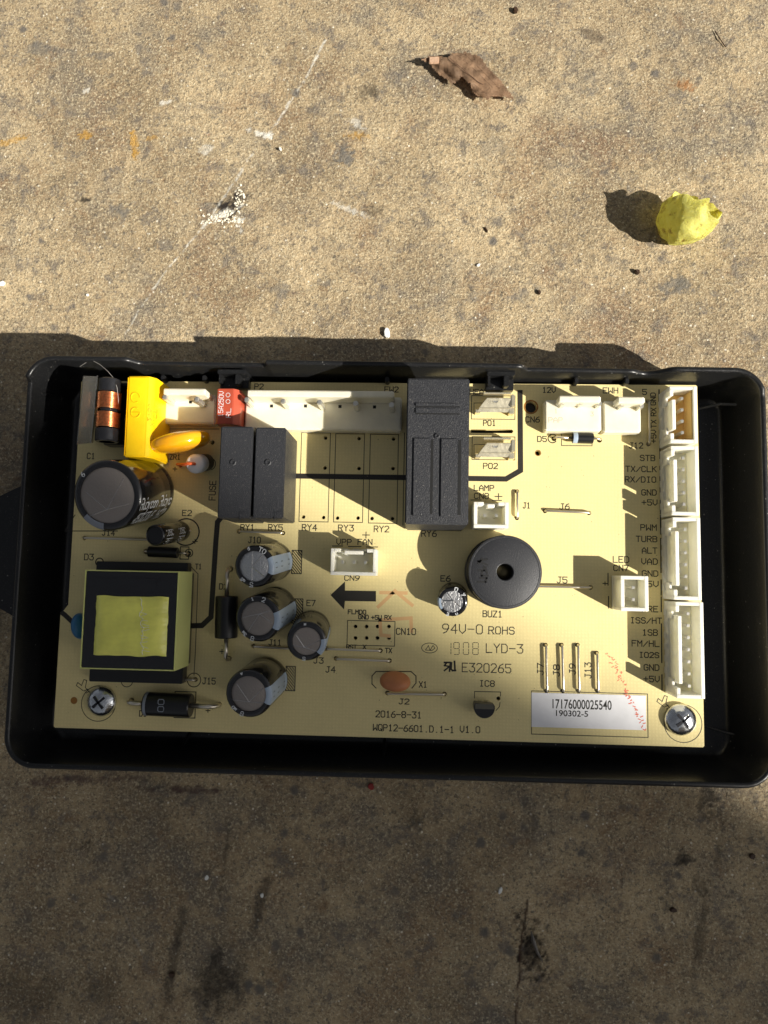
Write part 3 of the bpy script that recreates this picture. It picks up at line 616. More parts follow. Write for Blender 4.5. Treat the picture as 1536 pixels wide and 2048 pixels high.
# red marker
def scrib(pts, sw, n, jit):
    mb = MB()
    for (u0, v0), (u1, v1) in zip(pts, pts[1:]):
        for k in range(n):
            f = (k + random.random() * .6) / n; u = u0 + (u1 - u0) * f; v = v0 + (v1 - v0) * f
            a = P(u + random.uniform(-jit, jit), v + random.uniform(-2, 2), 0); b = a + Vector((random.uniform(-.5, .5), random.uniform(-.25, .25), 0))
            zz = .104 if (v > 1389) else .024
            pen(mb, [[(a.x, a.y), (b.x, b.y)]], sw, lambda x, y, i: Vector((x, y, zz + random.random() * .004)))
    mb.obj('red_marker_stroke', 'marker', cb, recalc=False)
scrib([(1219, 1307), (1249, 1370)], .16, 34, 6); scrib([(1249, 1380), (1262, 1400)], .22, 12, 2); scrib([(1262, 1402), (1289, 1462)], .2, 20, 5)
M['marker_f'] = mat('faded_red_marker', (.76, .47, .21), .6)
for pts in ([(757, 1213), (790, 1182), (824, 1210)], [(762, 1185), (812, 1186)], [(760, 1240), (822, 1236), (823, 1262)], [(760, 1240), (762, 1270), (778, 1272)]):
    line(pts, .75, 'marker_f', .012, 'red_marker_stroke')
for u, v, r in ((1040, 790, 0),): pass
MB().lathe([(0, 0.015), (.8, .016)], 12, Matrix.Translation(P(148, 1401, 0))).obj('flux_stain', 'scorch', cb)
# ---- holes
for u, v in [(651, 876), (650, 936), (718, 877), (718, 937), (787, 878), (786, 937), (607, 1034), (647, 1035), (675, 1036), (716, 1036), (744, 1037), (785, 1037)]: hole(u, v, .42)
for u in (711, 733, 755, 778):
    hole(u, 1253, .42); hole(u, 1276, .42)
hole(1062, 814, 1.3); hole(1076, 906, .55); hole(150, 1400, .5)
def ringpad(u, v, r): 
    p = P(u, v, 0); MB().lathe([(r, .01), (r * 1.28, .012)], 20, Matrix.Translation((p.x, p.y, 0))).obj('hole_rim', 'scorch', cb)
ringpad(1062, 814, 1.3); ringpad(1076, 906, .55)
# ---- jumper wires
def jump(u0, v0, u1, v1, r=.28, h=.75, sag=.0):
    a = hole(u0, v0, .5); b = hole(u1, v1, .5); d = (b - a).normalized(); e = .45
    pts = [a + Vector((0, 0, -1.5)), a + Vector((0, 0, h * .5)), a + d * .22 + Vector((0, 0, h * .85)), a + d * e + Vector((0, 0, h))]
    pts += [a.lerp(b, .35) + Vector((0, 0, h - .05)), a.lerp(b, .65) + Vector((0, 0, h))]
    pts += [b - d * e + Vector((0, 0, h)), b - d * .22 + Vector((0, 0, h * .85)), b + Vector((0, 0, h * .5)), b + Vector((0, 0, -1.5))]
    return MB().tube(pts, r, 10).obj('jumper_wire', 'wire', cb, smooth=True, ang=180)
for q in [(1034, 983, 1034, 1036), (1090, 1022, 1178, 1026), (1040, 1172, 1181, 1175), (1091, 1290, 1093, 1382), (1123, 1290, 1126, 1382), (1155, 1290, 1157, 1382), (1193, 1306, 1195, 1382),
          (478, 1063, 566, 1066), (169, 1076, 300, 1080), (507, 1292, 600, 1298), (653, 1297, 761, 1301), (672, 1317, 779, 1321), (775, 1386, 889, 1388), (370, 1358, 391, 1359), (1296, 803, 1297, 888)]: jump(*q)

def bbox_xy(u0, v0, u1, v1, z):                 # photographed corners on level z -> x0,x1,y0,y1
    a = P((u0), (v0 + v1) / 2, z); b = P(u1, (v0 + v1) / 2, z); c = P((u0 + u1) / 2, v0, z); d = P((u0 + u1) / 2, v1, z)
    return a.x, b.x, d.y, c.y
# ---- relays
def relay(u0, v0, u1, v1, h, label):
    x0, x1, y0, y1 = bbox_xy(u0, v0, u1, v1, h); y0 += .5
    o = MB().box(x0, x1, y0, y1, .3, h, .22, 2).obj('relay', 'relay', cb, smooth=True, label=label); return o, x0, x1, y0, y1
r1, x0, x1, y0, y1 = relay(438, 853, 503, 1041, 14.6, 'left one of the two narrow black relays')
def nub(par, u, v, h, r=.7):
    p = P(u, v, h); MB().lathe([(r, 0), (r, .15), (r * .8, .25), (r * .55, .25), (r * .5, .05), (0, .05)], 20, Matrix.Translation((p.x, p.y, h - .01))).obj('moulded_nub', 'relay', par, smooth=True)
def notchc(par, u, v, h):
    p = P(u, v, h); mb = MB(); mb.box(p.x - .9, p.x - .6, p.y - .8, p.y + .8, h - .05, h + .12, .04); mb.box(p.x - .6, p.x + .5, p.y + .5, p.y + .8, h - .05, h + .12, .04); mb.obj('corner_step', 'relay', par)
nub(r1, 466, 925, 14.6); notchc(r1, 487, 1031, 14.6)
r2, *_ = relay(508, 855, 569, 1041, 14.6, 'right one of the two narrow black relays')
nub(r2, 536, 925, 14.6); notchc(r2, 557, 1031, 14.6)
h6 = 19.5
x0, x1, y0, y1 = bbox_xy(812, 757, 938, 1049, h6)
rb = MB(); rb.box(x0, x1, y0, y1, .3, h6, .25, 2)
r6 = rb.obj('relay', 'relay', cb, smooth=True, label='large black relay with two long grooves in its top')
def plate(par, u0, v0, u1, v1, z0, z1, name='raised_panel', bev=.12, m='relay'):
    a, b, c, d = bbox_xy(u0, v0, u1, v1, z1); return MB().box(a, b, c, d, z0, z1, bev, 2).obj(name, m, par, smooth=True)
plate(r6, 826, 876, 860, 1032, h6 - .1, h6 + .35); plate(r6, 881, 877, 915, 1034, h6 - .1, h6 + .35)
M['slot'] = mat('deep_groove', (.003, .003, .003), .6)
def groove(par, u0, v0, u1, v1, z): 
    a, b, c, d = bbox_xy(u0, v0, u1, v1, z); MB().box(a, b, c, d, z - .4, z + .03).obj('groove', 'slot', par)
groove(r6, 861, 879, 866, 1028, h6); groove(r6, 916, 880, 922, 1030, h6)
plate(r6, 831, 806, 914, 812, h6 - .1, h6 + .3, bev=.08); plate(r6, 831, 816, 914, 826, h6 - .1, h6 + .3, bev=.08)
groove(r6, 831, 812.5, 920, 814.5, h6); groove(r6, 831, 826.5, 920, 829, h6)
nub(r6, 874, 872, h6 + .05, .55)
# ---- JST style connectors: n pins in a row
def xh(u, v, n, vertical=True, mat_='nylon', label=None, slots=True, h=7.0, wide=5.75, inner=None, flip=1):
    c = P(u, v, h); Ln = (n - 1) * 2.5 + 4.9; t = .75; w2 = wide / 2
    mb = MB(); l2 = Ln / 2
    # local: x across, y along.  open side (slots) at -x
    mb.box(-w2, w2, -l2, l2, 0, 1.9, .08)
    mb.box(w2 - t, w2, -l2, l2, 1.9, h, .06); mb.box(-w2, w2 - t, l2 - t, l2, 1.9, h, .06); mb.box(-w2, w2 - t, -l2, -l2 + t, 1.9, h, .06)
    if slots:
        a = l2 - 2.1; b = l2 - 3.0
        mb.box(-w2, -w2 + t, a, l2 - t, 1.9, h, .05); mb.box(-w2, -w2 + t, -l2 + t, -a, 1.9, h, .05)
        mb.box(-w2 + .45, -w2 + .45 + t, -b - .05, b + .05, 1.9, h, .05)
        mb.box(-w2, -w2 + .5, a - 1.6, a + .01, 1.9, 4.4, .05); mb.box(-w2, -w2 + .5, -a - .01, -a + 1.6, 1.9, 4.4, .05)
        for k in range(n): y = -(n - 1) * 1.25 + 2.5 * k; mb.box(-w2 - .18, -w2 + .02, y - .7, y + .7, .2, 1.8, .04)
    else: mb.box(-w2, -w2 + t, -l2 + t, l2 - t, 1.9, h, .05)
    rot = Matrix.Rotation(0 if vertical else rad(-90), 4, 'Z'); mt = Matrix.Translation((c.x, c.y, .05)) @ rot
    mb.bm.transform(mt); o = mb.obj('pin_header', mat_, cb, smooth=True, label=label)
    for k in range(n):
        y = -(n - 1) * 1.25 + 2.5 * k
        q = MB(); q.box(-.34, .34, y - .34, y + .34, 1.6, 6.2, .1); q.bm.transform(mt @ Matrix.Translation((.0, 0, 0))); q.obj('pin', 'pin', o)
    if inner:
        q = MB(); q.box(-w2 + 1.25, w2 - t - .01, -l2 + t + .02, l2 - t - .02, 1.91, 2.2); q.box(w2 - t - .3, w2 - t - .02, -l2 + t + .02, l2 - t - .02, 2.2, h - .5, .04)
        q.bm.transform(mt); q.obj('inner_lining', inner, o)
    return o
xh(1367, 829, 4, mat_='nylon', label='beige lined four pin header at the top of the right edge', inner='nylon_b')
xh(1370, 961, 5, label='white five pin header on the right edge')
xh(1374, 1117, 6, label='white six pin header on the right edge')
xh(1380, 1300, 7, label='white seven pin header at the foot of the right edge')
xh(1269, 1187, 2, slots=False, label='white two pin header left of the right edge row')
xh(982, 1030, 2, vertical=False, label='white two pin header above the round buzzer', wide=5.6)
o = xh(707, 1124, 3, vertical=False, label='white three pin header above the printed arrow')
# ---- friction lock headers
def vh(u0, v0, u1, v1, wu0, wu1, pins, holes, label, fz=3.4, wz=9.0, ph=9.0, text=None):
    x0, x1, y0, y1 = bbox_xy(u0, v0, u1, v1, fz)
    mb = MB(); mb.box(x0, x1, y0, y1, .05, fz, .3, 2); o = mb.obj('lock_header', 'vh', cb, smooth=True, label=label)
    a = P(wu0, v0, wz).x; b = P(wu1, v0, wz).x
    wl = MB(); wl.poly([(a, y1 - 1.5), (b, y1 - 1.5), (b, y1 - .1), (a, y1 - .1)], fz - .05, wz, .2)
    wl.obj('locking_wall', 'vh', o, smooth=True)
    for u, v in pins:
        p = P(u, v, ph); q = MB(); q.box(p.x - .55, p.x + .55, p.y - .55, p.y + .55, fz - .3, ph, .22); q.obj('pin', 'pin', o)
    for u, v in holes:
        p = P(u, v, fz); q = MB(); q.box(p.x - .35, p.x + .35, p.y - .35, p.y + .35, fz - .3, fz + .015); q.obj('key_hole', 'slot', o)
    return o
vh(327, 789, 431, 847, 326, 411, [(329, 794), (393, 798)], [(381, 804)], 'small cream header between the yellow capacitor and the red fuse')
vh(490, 793, 803, 860, 494, 788, [(493, 799), (566, 802), (639, 804), (711, 806), (783, 809)], [(543, 812), (611, 812), (680, 813), (749, 814)], 'long cream header along the upper edge')
c12 = vh(1090, 800, 1203, 862, 1118, 1202, [(1126, 805), (1163, 805), (1199, 806)], [], 'cream three pin header near the upper right', wz=7.5, ph=6.2)
vh(1207, 802, 1282, 865, 1236, 1290, [(1245, 809), (1283, 811)], [], 'cream two pin header near the upper right', wz=7.5, ph=6.2)
def topT(text, u, v, z, h, wd, m, par, ang=0, sw=.15, name='lettering'):
    mb = MB(); pen(mb, strokes(text, h, wd), sw, flatfn(P(u, v, z), ang, z + .02)); return mb.obj(name, m, par, recalc=False)
M['emboss'] = mat('cream_emboss', (.50, .46, .36), .5)
topT('1', 1112, 822, 3.4, .9, .3, 'emboss', c12); topT('3', 1184, 828, 3.4, .9, .6, 'emboss', c12); topT('PAP', 1111, 840, 3.4, 1.1, 3, 'emboss', c12)
# ---- fuse
x0, x1, y0, y1 = bbox_xy(433, 777, 466, 848, 8.0)
fb = MB(); bm = fb.bm
pr = [(x0, .2), (x0, 7.8), (x0 + .25, 8.0), (x1, 8.0), (x1 + 1.3, 6.6), (x1 + 1.3, .2)]
A_ = [bm.verts.new((x, y0, z)) for x, z in pr]; B_ = [bm.verts.new((x, y1, z)) for x, z in pr]
bm.faces.new(A_); bm.faces.new(B_[::-1])
for i in range(6): bm.faces.new((A_[i], B_[i], B_[(i + 1) % 6], A_[(i + 1) % 6]))
bmesh.ops.bevel(bm, geom=bm.edges[:], offset=.12, segments=2, affect='EDGES')
fu = fb.obj('thermal_fuse', 'red', cb, smooth=True, label='small red fuse box with white lettering')
topT('15A250V', 442, 808, 8.0, 1.0, 5.6, 'white', fu, rad(90), .11); topT('RL', 457, 826, 8.0, 1.0, 2.0, 'white', fu, rad(90), .11)
for dv in (790, 803): 
    p = P(456, dv, 8.02); q = MB(); pen(q, [[(p.x + .5 * math.cos(a * math.pi / 3), p.y + .5 * math.sin(a * math.pi / 3)) for a in range(7)]], .11, lambda x, y, i: Vector((x, y, 8.03))); q.obj('lettering', 'white', fu, recalc=False)
# ---- yellow box capacitor
x0, x1, y0, y1 = bbox_xy(250, 752, 293, 914, 10.5)
yb = MB(); bm = yb.bm
base_r = P(324, 850, 0).x
pr = [(x0 + .2, .3), (x0, .6), (x0, 10.2), (x0 + .3, 10.5), (x1 - .2, 10.5), (x1 + .4, 10.2), (x1 + 1.5, 8.6), (x1 + 1.7, .3)]
A_ = [bm.verts.new((x, y0, z)) for x, z in pr]; B_ = [bm.verts.new((x, y1, z)) for x, z in pr]
bm.faces.new(A_); bm.faces.new(B_[::-1])
for i in range(8): bm.faces.new((A_[i], B_[i], B_[(i + 1) % 8], A_[(i + 1) % 8]))
bmesh.ops.bevel(bm, geom=bm.edges[:], offset=.3, segments=3, affect='EDGES')
yo = yb.obj('film_capacitor', 'yellow', cb, smooth=True, label='bright yellow box capacitor')
def emb(pts, r=.16):
    MB().tube([P(u, v, 10.5) + Vector((0, 0, .0)) for u, v in pts], r, 6).obj('embossed_mark', 'yellow', yo, smooth=True)
for cu_, cv_, a0_, a1_ in ((271, 795, 60, 360), (271, 825, 0, 300)):
    emb([(cu_ + 9 * math.cos(rad(a)), cv_ + 10 * math.sin(rad(a))) for a in range(a0_, a1_ + 1, 20)])
emb([(262, 825), (280, 825)])
for i, s in enumerate(('275V', 'X1 100', 'CE')):
    mb = MB(); pen(mb, strokes(s, .9, len(s) * .95), .1, (lambda i: lambda x, y, k: Vector((x1 + .55 + i * .4 + (y) * .58, 60.0 + 10 + x, 9.95 - i * .55 - y * .80 + .06)))(i)); mb.obj('lettering', 'yellow_d', yo, recalc=False)
# ---- orange disc varistor
def ellipsoid(mb, c, rx, ry, rz, rot, n=40, m=24, pw=1.0):
    bm = bmesh.new(); bmesh.ops.create_uvsphere(bm, u_segments=n, v_segments=m, radius=1)
    for v in bm.verts:
        x, y, z = v.co
        f = lambda q: math.copysign(abs(q) ** pw, q)
        v.co = Vector((rx * x, ry * f(y), rz * z))
    bm.transform(Matrix.Translation(c) @ rot); mb.add(bm)
pa = P(304, 893, 7.5); pb_ = P(416, 872, 7.5); c = (pa + pb_) / 2; ang = math.atan2(pb_.y - pa.y, pb_.x - pa.x)
mb = MB(); ellipsoid(mb, Vector((c.x - .2, c.y, 6.6)), 6.6, 2.2, 5.8, Matrix.Rotation(ang, 4, 'Z') @ Matrix.Rotation(rad(7), 4, 'X'), pw=.6)
vo = mb.obj('disc_varistor', 'orange', cb, smooth=True, ang=180, label='glossy orange disc leaning beside the yellow capacitor')
for u, v in ((425, 885), (330, 908)):
    p = hole(u, v, .5); MB().tube([p + Vector((0, 0, -1.4)), p + Vector((-.3, .3, 1.2)), Vector((c.x + (2.8 if u > 400 else -2.8), c.y, 2.2))], .3, 8).obj('lead_wire', 'wire', vo, smooth=True)
# ---- white capped part with orange wire
p = P(389, 928, 7); b_ = P(415, 925, 0); mt, ln = frame((b_.x - .4, b_.y, 0), (p.x, p.y, 7))
nb = MB().lathe([(0, 0), (2.0, 0), (2.0, 4.4), (1.9, 4.6), (0, 4.6)], 32, mt).obj('standing_fuse', 'black', cb, smooth=True, label='black standing tube with a white cap and orange wire')
MB().lathe([(2.05, 3.6), (2.15, 4.4), (2.15, ln - .5), (1.8, ln - .1), (1.0, ln), (0, ln + .02)], 32, mt).obj('white_cap', 'silicone', nb, smooth=True, ang=180)
top = mt @ Vector((0, 0, ln)); q_ = P(355, 929, 3)
MB().tube([top + Vector((.2, 0, -.3)), top + Vector((-.1, 0, .35)), top + Vector((-1, .0, .5)), top + Vector((-2.2, -.1, .0)), Vector((q_.x, q_.y, 3)), Vector((q_.x - .2, q_.y, .2))], .33, 10).obj('lead_wire', 'redwire', nb, smooth=True, ang=180)
# ---- electrolytic capacitors
def ecap(ub, vb, ut, vt, h, rpx, label, disc='alu', stripe=(-28, 28), smat='stripe', ring=(), score=None, rin=.74, minus=True, floor_=0):
    b = P(ub, vb, floor_); t = P(ut, vt, h); mt, ln = frame(b, t); r = rpx / (FPX / (CAM.z - h))
    prof = [(r * .8, 0), (r * .96, .08), (r, .5), (r, 1.5), (r * .965, 1.9), (r * .965, 2.3), (r, 2.7), (r, ln - .7), (r * .975, ln - .3), (r * .9, ln - .05), (r * .82, ln), (r * rin, ln - .04), (r * rin, ln - .3)]
    o = MB().lathe(prof, 64, mt).obj('capacitor', 'sleeve', cb, smooth=True, ang=50, label=label)
    MB().lathe([(r * (rin + .01), ln - .32), (r * rin * .96, ln - .2), (0, ln - .18)], 64, mt).obj('vent_disc', disc, o, smooth=True)
    if score:
        (cx, cy), ends = score
        mb = MB()
        for ex, ey in ends: mb.tube([mt @ Vector((cx * r, cy * r, ln - .19)), mt @ Vector((ex * r, ey * r, ln - .19))], .075 if disc == 'alu' else .13, 6)
        mb.obj('score_mark', 'score', o)
    if stripe:
        mb = MB(); a0, a1 = stripe; n = 14
        pr = [(r + .02, .9), (r + .03, 1.5), (r * .965 + .03, 1.95), (r * .965 + .03, 2.3), (r + .03, 2.7), (r + .03, ln - .7), (r * .975 + .03, ln - .3), (r * .9 + .02, ln - .02), (r * .82, ln + .03), (r * rin + .02, ln + .0)]
        rg = [[mb.bm.verts.new(mt @ Vector((q * math.cos(rad(a0 + (a1 - a0) * k / n)), q * math.sin(rad(a0 + (a1 - a0) * k / n)), z))) for k in range(n + 1)] for q, z in pr]
        for A, B in zip(rg, rg[1:]):
            for k in range(n): mb.bm.faces.new((A[k], A[k + 1], B[k + 1], B[k]))
        st = mb.obj('polarity_stripe', smat, o, smooth=True, recalc=False)
        if minus:
            am = rad((a0 + a1) / 2)
            mb = MB()
            def cyl(x, y, i, r=r): a = am + x / r; return mt @ Vector(((r + .06) * math.cos(a), (r + .06) * math.sin(a), y))
            cyl.curved = True
            for zz in (2.9, ln * .58, ln - 2.0): pen(mb, [[(-.55, zz), (.55, zz), (.55, zz + .9), (-.55, zz + .9), (-.55, zz)]], .12, cyl)
            mb.obj('minus_mark', 'print', st, recalc=False)
    for text, am_, hh, rad_ in ring:
        mb = MB(); am = rad(am_)
        def ringf(x, y, i, am=am, rad_=rad_): a = am - x / (r * rad_); q = r * rad_ + y; return mt @ Vector((q * math.cos(a), q * math.sin(a), ln + .06))
        pen(mb, strokes(text, hh), .17, ringf); mb.obj('sleeve_lettering', 'white', o, recalc=False)
    return o, mt, ln, r
Yc = lambda cx, cy, *e: ((cx, cy), e)
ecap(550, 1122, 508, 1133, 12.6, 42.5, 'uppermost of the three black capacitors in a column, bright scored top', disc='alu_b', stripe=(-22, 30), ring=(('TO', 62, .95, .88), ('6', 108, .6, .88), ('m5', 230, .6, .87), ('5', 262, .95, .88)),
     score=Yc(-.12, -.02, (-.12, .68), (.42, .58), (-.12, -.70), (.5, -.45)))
ecap(553, 1215, 515, 1238, 12.6, 47, 'middle one of the three black capacitors in a column', stripe=(-28, 22), ring=(('2', 72, .9, .88), ('1', 105, .6, .88), ('3m', 228, .6, .88), ('8', 255, .9, .88)),
     score=Yc(.08, .22, (-.68, .02), (-.44, -.58), (.6, .38), (.66, -.18)))
ecap(533, 1356, 497, 1388, 12.6, 48, 'lowest of the three black capacitors in a column', stripe=(-26, 22), ring=(('8', 252, .9, .88), ('m0', 226, .6, .88), ('w', 110, .5, .9)),
     score=Yc(.02, -.34, (-.5, .36), (.62, .28), (-.7, -.28), (.68, -.34)))
ecap(624, 1256, 613, 1283, 11.6, 40, 'slimmer black capacitor right of the column of three', stripe=(-45, 8), ring=(('m', 95, .5, .9), ('5', 262, .7, .88)),
     score=Yc(-.1, -.32, (-.52, .3), (.7, .08), (-.7, -.2), (.6, -.55)), rin=.72)
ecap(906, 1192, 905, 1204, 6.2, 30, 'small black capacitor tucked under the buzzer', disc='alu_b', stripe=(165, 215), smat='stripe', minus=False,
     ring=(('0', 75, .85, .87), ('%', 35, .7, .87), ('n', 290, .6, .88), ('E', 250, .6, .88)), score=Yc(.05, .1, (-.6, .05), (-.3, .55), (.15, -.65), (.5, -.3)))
bo, bmt, bln, brr = ecap(288, 981, 214, 991, 18.0, 73, 'largest capacitor, black with white script lettering on its side', stripe=(222, 262), smat='stripe_g', ring=(('6', 140, .9, .90),), minus=False,
     score=Yc(-.02, -.40, (-.62, .08), (.5, .5), (.66, -.22), (-.58, -.62)), rin=.79)
def side_text(o, mt, ln, r, text, a_deg, zmid, h, wd, sw, m='white', slant=.18):
    mb = MB(); a0 = rad(a_deg)
    def f(x, y, i):                             # x runs down from the top towards the board
        a = a0 + y / r; return mt @ Vector(((r + .05 + (i % 5) * .004) * math.cos(a), (r + .05 + (i % 5) * .004) * math.sin(a), zmid - x - slant * 0 * y))
    f.curved = True
    ls = [[(x + slant * y, y) for x, y in pl] for pl in strokes(text, h, wd, 1.2)]
    pen(mb, ls, sw, f); mb.obj('sleeve_lettering', m, o, recalc=False)
side_text(bo, bmt, bln, brr, 'Rubycon Rubyc', -14, bln - 8.6, 2.3, 16, .3)
side_text(bo, bmt, bln, brr, '450V33uF 1602', -42, bln - 8.2, 2.6, 15, .32)
so_, smt, sln, srr = ecap(363, 1062, 309, 1071, 11.0, 22, 'small black capacitor leaning out below the largest one', disc='black', stripe=None, rin=.8)
side_text(so_, smt, sln, srr, 'PET   PET', -35, sln - 5, 1.3, 7.5, .18, slant=0)
side_text(so_, smt, sln, srr, '105C   105C', 12, sln - 5, 1.2, 8, .15, slant=0)
MB().tube([P(366, 1063, 1), P(380, 1061, .8), P(383, 1062, -1)], .22, 8).obj('lead_wire', 'wire', so_, smooth=True)
# ---- buzzer
c = P(1010, 1144, 9.2); c0 = P(993, 1144, 0); R_ = 73 / (FPX / (CAM.z - 9.2)); mt, ln = frame((c.x, c.y, 0), (c.x, c.y, 9.2))
bz = MB().lathe([(R_ * .96, .2), (R_ * 1.02, .4), (R_ * 1.02, 2.2), (R_ * .985, 2.5), (R_ * .985, 8.0), (R_, 8.3), (R_, 8.9), (R_ * .975, 9.15), (R_ * .93, 9.2), (R_ * .92, 9.12), (R_ * .90, 9.2), (1.9, 9.2), (1.75, 9.1), (1.7, 6.5), (0, 6.5)], 96, mt).obj('buzzer', 'buzz', cb, smooth=True, ang=30, label='round black buzzer with a hole in its top')
MB().lathe([(1.65, 6.6), (1.2, 6.9), (0, 7.0)], 32, mt).obj('membrane', mat('dark_brass', (.12, .10, .05), .35, .8), bz, smooth=True)
mb = MB(); pc = P(966, 1141, 9.2)
pen(mb, [[(-2.4, -.9), (-2.4, .5), (-1.6, .7), (-1.6, -.5)], [(-1.1, .9), (-1.1, -.2), (-.2, -.2)], [(-.6, .8), (.6, .5)], [(0, -.8), (0, .2), (.8, .2)], [(1.2, .8), (1.9, -.9), (2.4, .8)], [(1.4, -.9), (2.5, -.2)]], .34,
    lambda x, y, i: Vector((pc.x + y * 1.1, pc.y + x * 1.0, 9.26))); mb.obj('embossed_logo', 'slot', bz, recalc=False)
# ---- ceramic resonator, blue drop
pa = P(790, 1366, 4.6); mb = MB(); ellipsoid(mb, Vector((pa.x, pa.y + .2, 3.6)), 3.35, 1.5, 2.7, Matrix.Rotation(rad(-4), 4, 'Z') @ Matrix.Rotation(rad(32), 4, 'X'), pw=.8)
xo = mb.obj('resonator', 'brown', cb, smooth=True, ang=180, label='orange brown oval resonator')
for dx in (-2.2, 2.2): MB().tube([(pa.x + dx, pa.y + 1.2, -1.2), (pa.x + dx, pa.y + .9, 2)], .25, 8).obj('lead_wire', 'wire', xo)
T('XTAL', 790, 1352, 8, 26)
pa = P(160, 1252, 3.0); mb = MB(); ellipsoid(mb, pa, 1.6, 2.9, 2.8, Matrix.Rotation(rad(8), 4, 'Z')); mb.obj('blue_capacitor', 'blue', cb, smooth=True, ang=180, label='blue drop capacitor half hidden by the transformer')
# ---- diodes
def diode(u0, v0, u1, v1, b0, b1, r, label, bandat=None, bmat='stripe_g', lead=.33, zc=None, chars=None):
    zc = zc or r + .25; a = hole(u0, v0, .6); b = hole(u1, v1, .6); d = (b - a).normalized(); L_ = (b - a).length
    s = L_ * b0; e = L_ * b1
    def at(t_, z): return a + d * t_ + Vector((0, 0, z))
    mt, ln = frame(at(s, zc), at(e, zc))
    if abs(d.y) > .8: pass
    o = MB().lathe([(0, 0), (r * .93, 0), (r, r * .08), (r, ln - r * .08), (r * .93, ln), (0, ln)], 40, mt).obj('diode', 'black', cb, smooth=True, label=label)
    if bandat: MB().lathe([(r + .02, bandat[0] * ln), (r + .03, bandat[0] * ln + .05), (r + .03, bandat[1] * ln - .05), (r + .02, bandat[1] * ln)], 40, mt).obj('cathode_band', bmat, o, smooth=True)
    for q, h0, sg in ((a, s, 1), (b, e, -1)):
        pts = [q + Vector((0, 0, -1.4)), q + Vector((0, 0, zc * .5)), q + d * sg * lead + Vector((0, 0, zc * .85)), q + d * sg * lead * 2.5 + Vector((0, 0, zc)), at(h0 + sg * .1, zc)]
        MB().tube(pts, lead, 10).obj('lead_wire', 'wire', o, smooth=True, ang=180)
    return o, mt, ln, at
d1, mt1, ln1, _ = diode(263, 1401, 438, 1409, .21, .73, 2.55, 'fat black diode lying along the lower left edge', (.03, .09), lead=.55)
for zt in (.28, ): 
    mb = MB(); 
    def f(x, y, i): a = rad(90 + 8) + 0; a = math.pi / 2 * 0; return None
    tp = Vector(P(322, 1411, 5.3)); pen(mb, strokes('00', 1.3, 2.6), .18, flatfn(tp, rad(90), 5.36)); mb.obj('lettering', 'stripe_g', d1, recalc=False)
diode(461, 1138, 458, 1317, .30, .76, 2.5, 'fat black diode standing in line left of the capacitors', None, lead=.5)
diode(292, 1103, 377, 1107, .12, .80, 1.2, 'small black diode above the transformer', None, lead=.25)
diode(1108, 877, 1199, 880, .38, .82, 1.2, 'small black diode with a grey band under the cream header', (.0, .22), 'stripe', lead=.28)
# ---- quick connect tabs
def qtab(v):
    a = P(950, v + 24, 1.2); b = P(1028, v + 26, 1.2); yy = a.y + .6
    mb = MB(); x0 = P(962, v, 7).x; x1 = P(1026, v, 5).x
    mt = Matrix.Translation((0, yy, 0)) @ Matrix.Rotation(rad(-30), 4, 'X')
    mb2 = MB(); mb2.poly([(x0 - .6, 0), (x1, 0), (x1, 3.2), (x0 + 1.6, 3.2), (x0 + .6, 1.8)], 1.6, 2.3, .12)
    mb2.bm.transform(Matrix.Translation((0, yy, 0)) @ Matrix.Rotation(rad(22), 4, 'X')); mb.add(mb2.bm)
    mb.box(a.x, a.x + 1.2, yy - 1.0, yy - .2, -.3, 2.2, .12); mb.box(b.x - 1.3, b.x - .1, yy - 1.2, yy + .2, -.3, 2.4, .12)
    mb.box(a.x + .8, b.x - .8, yy - .1, yy + .25, .5, 2.6, .1); mb.box(b.x - 1.0, b.x - .1, yy + .2, yy + 3.0, 1.6, 3.4, .2)
    mb.box(x0 + .8, x1 - .3, yy + 2.9, yy + 3.3, 2.4, 3.9, .1)
    o = mb.obj('spade_terminal', 'tab', cb, smooth=True, label='upper shiny spade terminal' if v < 850 else 'lower shiny spade terminal')
    m2 = MB(); pdx = (x0 + x1) / 2; m2.lathe([(0, 0), (.5, .02), (.6, .1)], 16, Matrix.Translation((pdx, yy + 1.6, 3.1))); m2.obj('locking_dimple', 'pin', o)
qtab(800); qtab(889)
# ---- TO-92
x0, x1, y0, y1 = bbox_xy(948, 1392, 990, 1437, 4.6); mb = MB(); cx = (x0 + x1) / 2; rr0 = (x1 - x0) / 2; yc_ = y0 + rr0
pts = [(cx + rr0 * math.cos(rad(a)), yc_ + rr0 * math.sin(rad(a))) for a in range(-205, 26, 11)]
mb.poly(pts, 1.2, 4.6, .12); t9 = mb.obj('regulator_chip', 'black', cb, smooth=True, label='small black half round chip')
mb = MB(); xa_, xb_ = x0 + .25, x1 - .25; yy = yc_ + rr0 * math.sin(rad(25))
mb.bm.faces.new([mb.bm.verts.new(q) for q in ((xa_, yy - .1, 4.62), (xb_, yy - .1, 4.62), (xb_, yy - 1.2, 4.62), (xa_, yy - 1.2, 4.62))]); mb.obj('chamfer_face', mat('dull_black_face', (.10, .095, .07), .6), t9, recalc=False)
for k in (-1.27, 0, 1.27): MB().box(cx + k - .22, cx + k + .22, yc_ + .3, yc_ + .74, -1.4, 1.3).obj('lead_wire', 'wire', t9)
hole(997, 1397, .45)
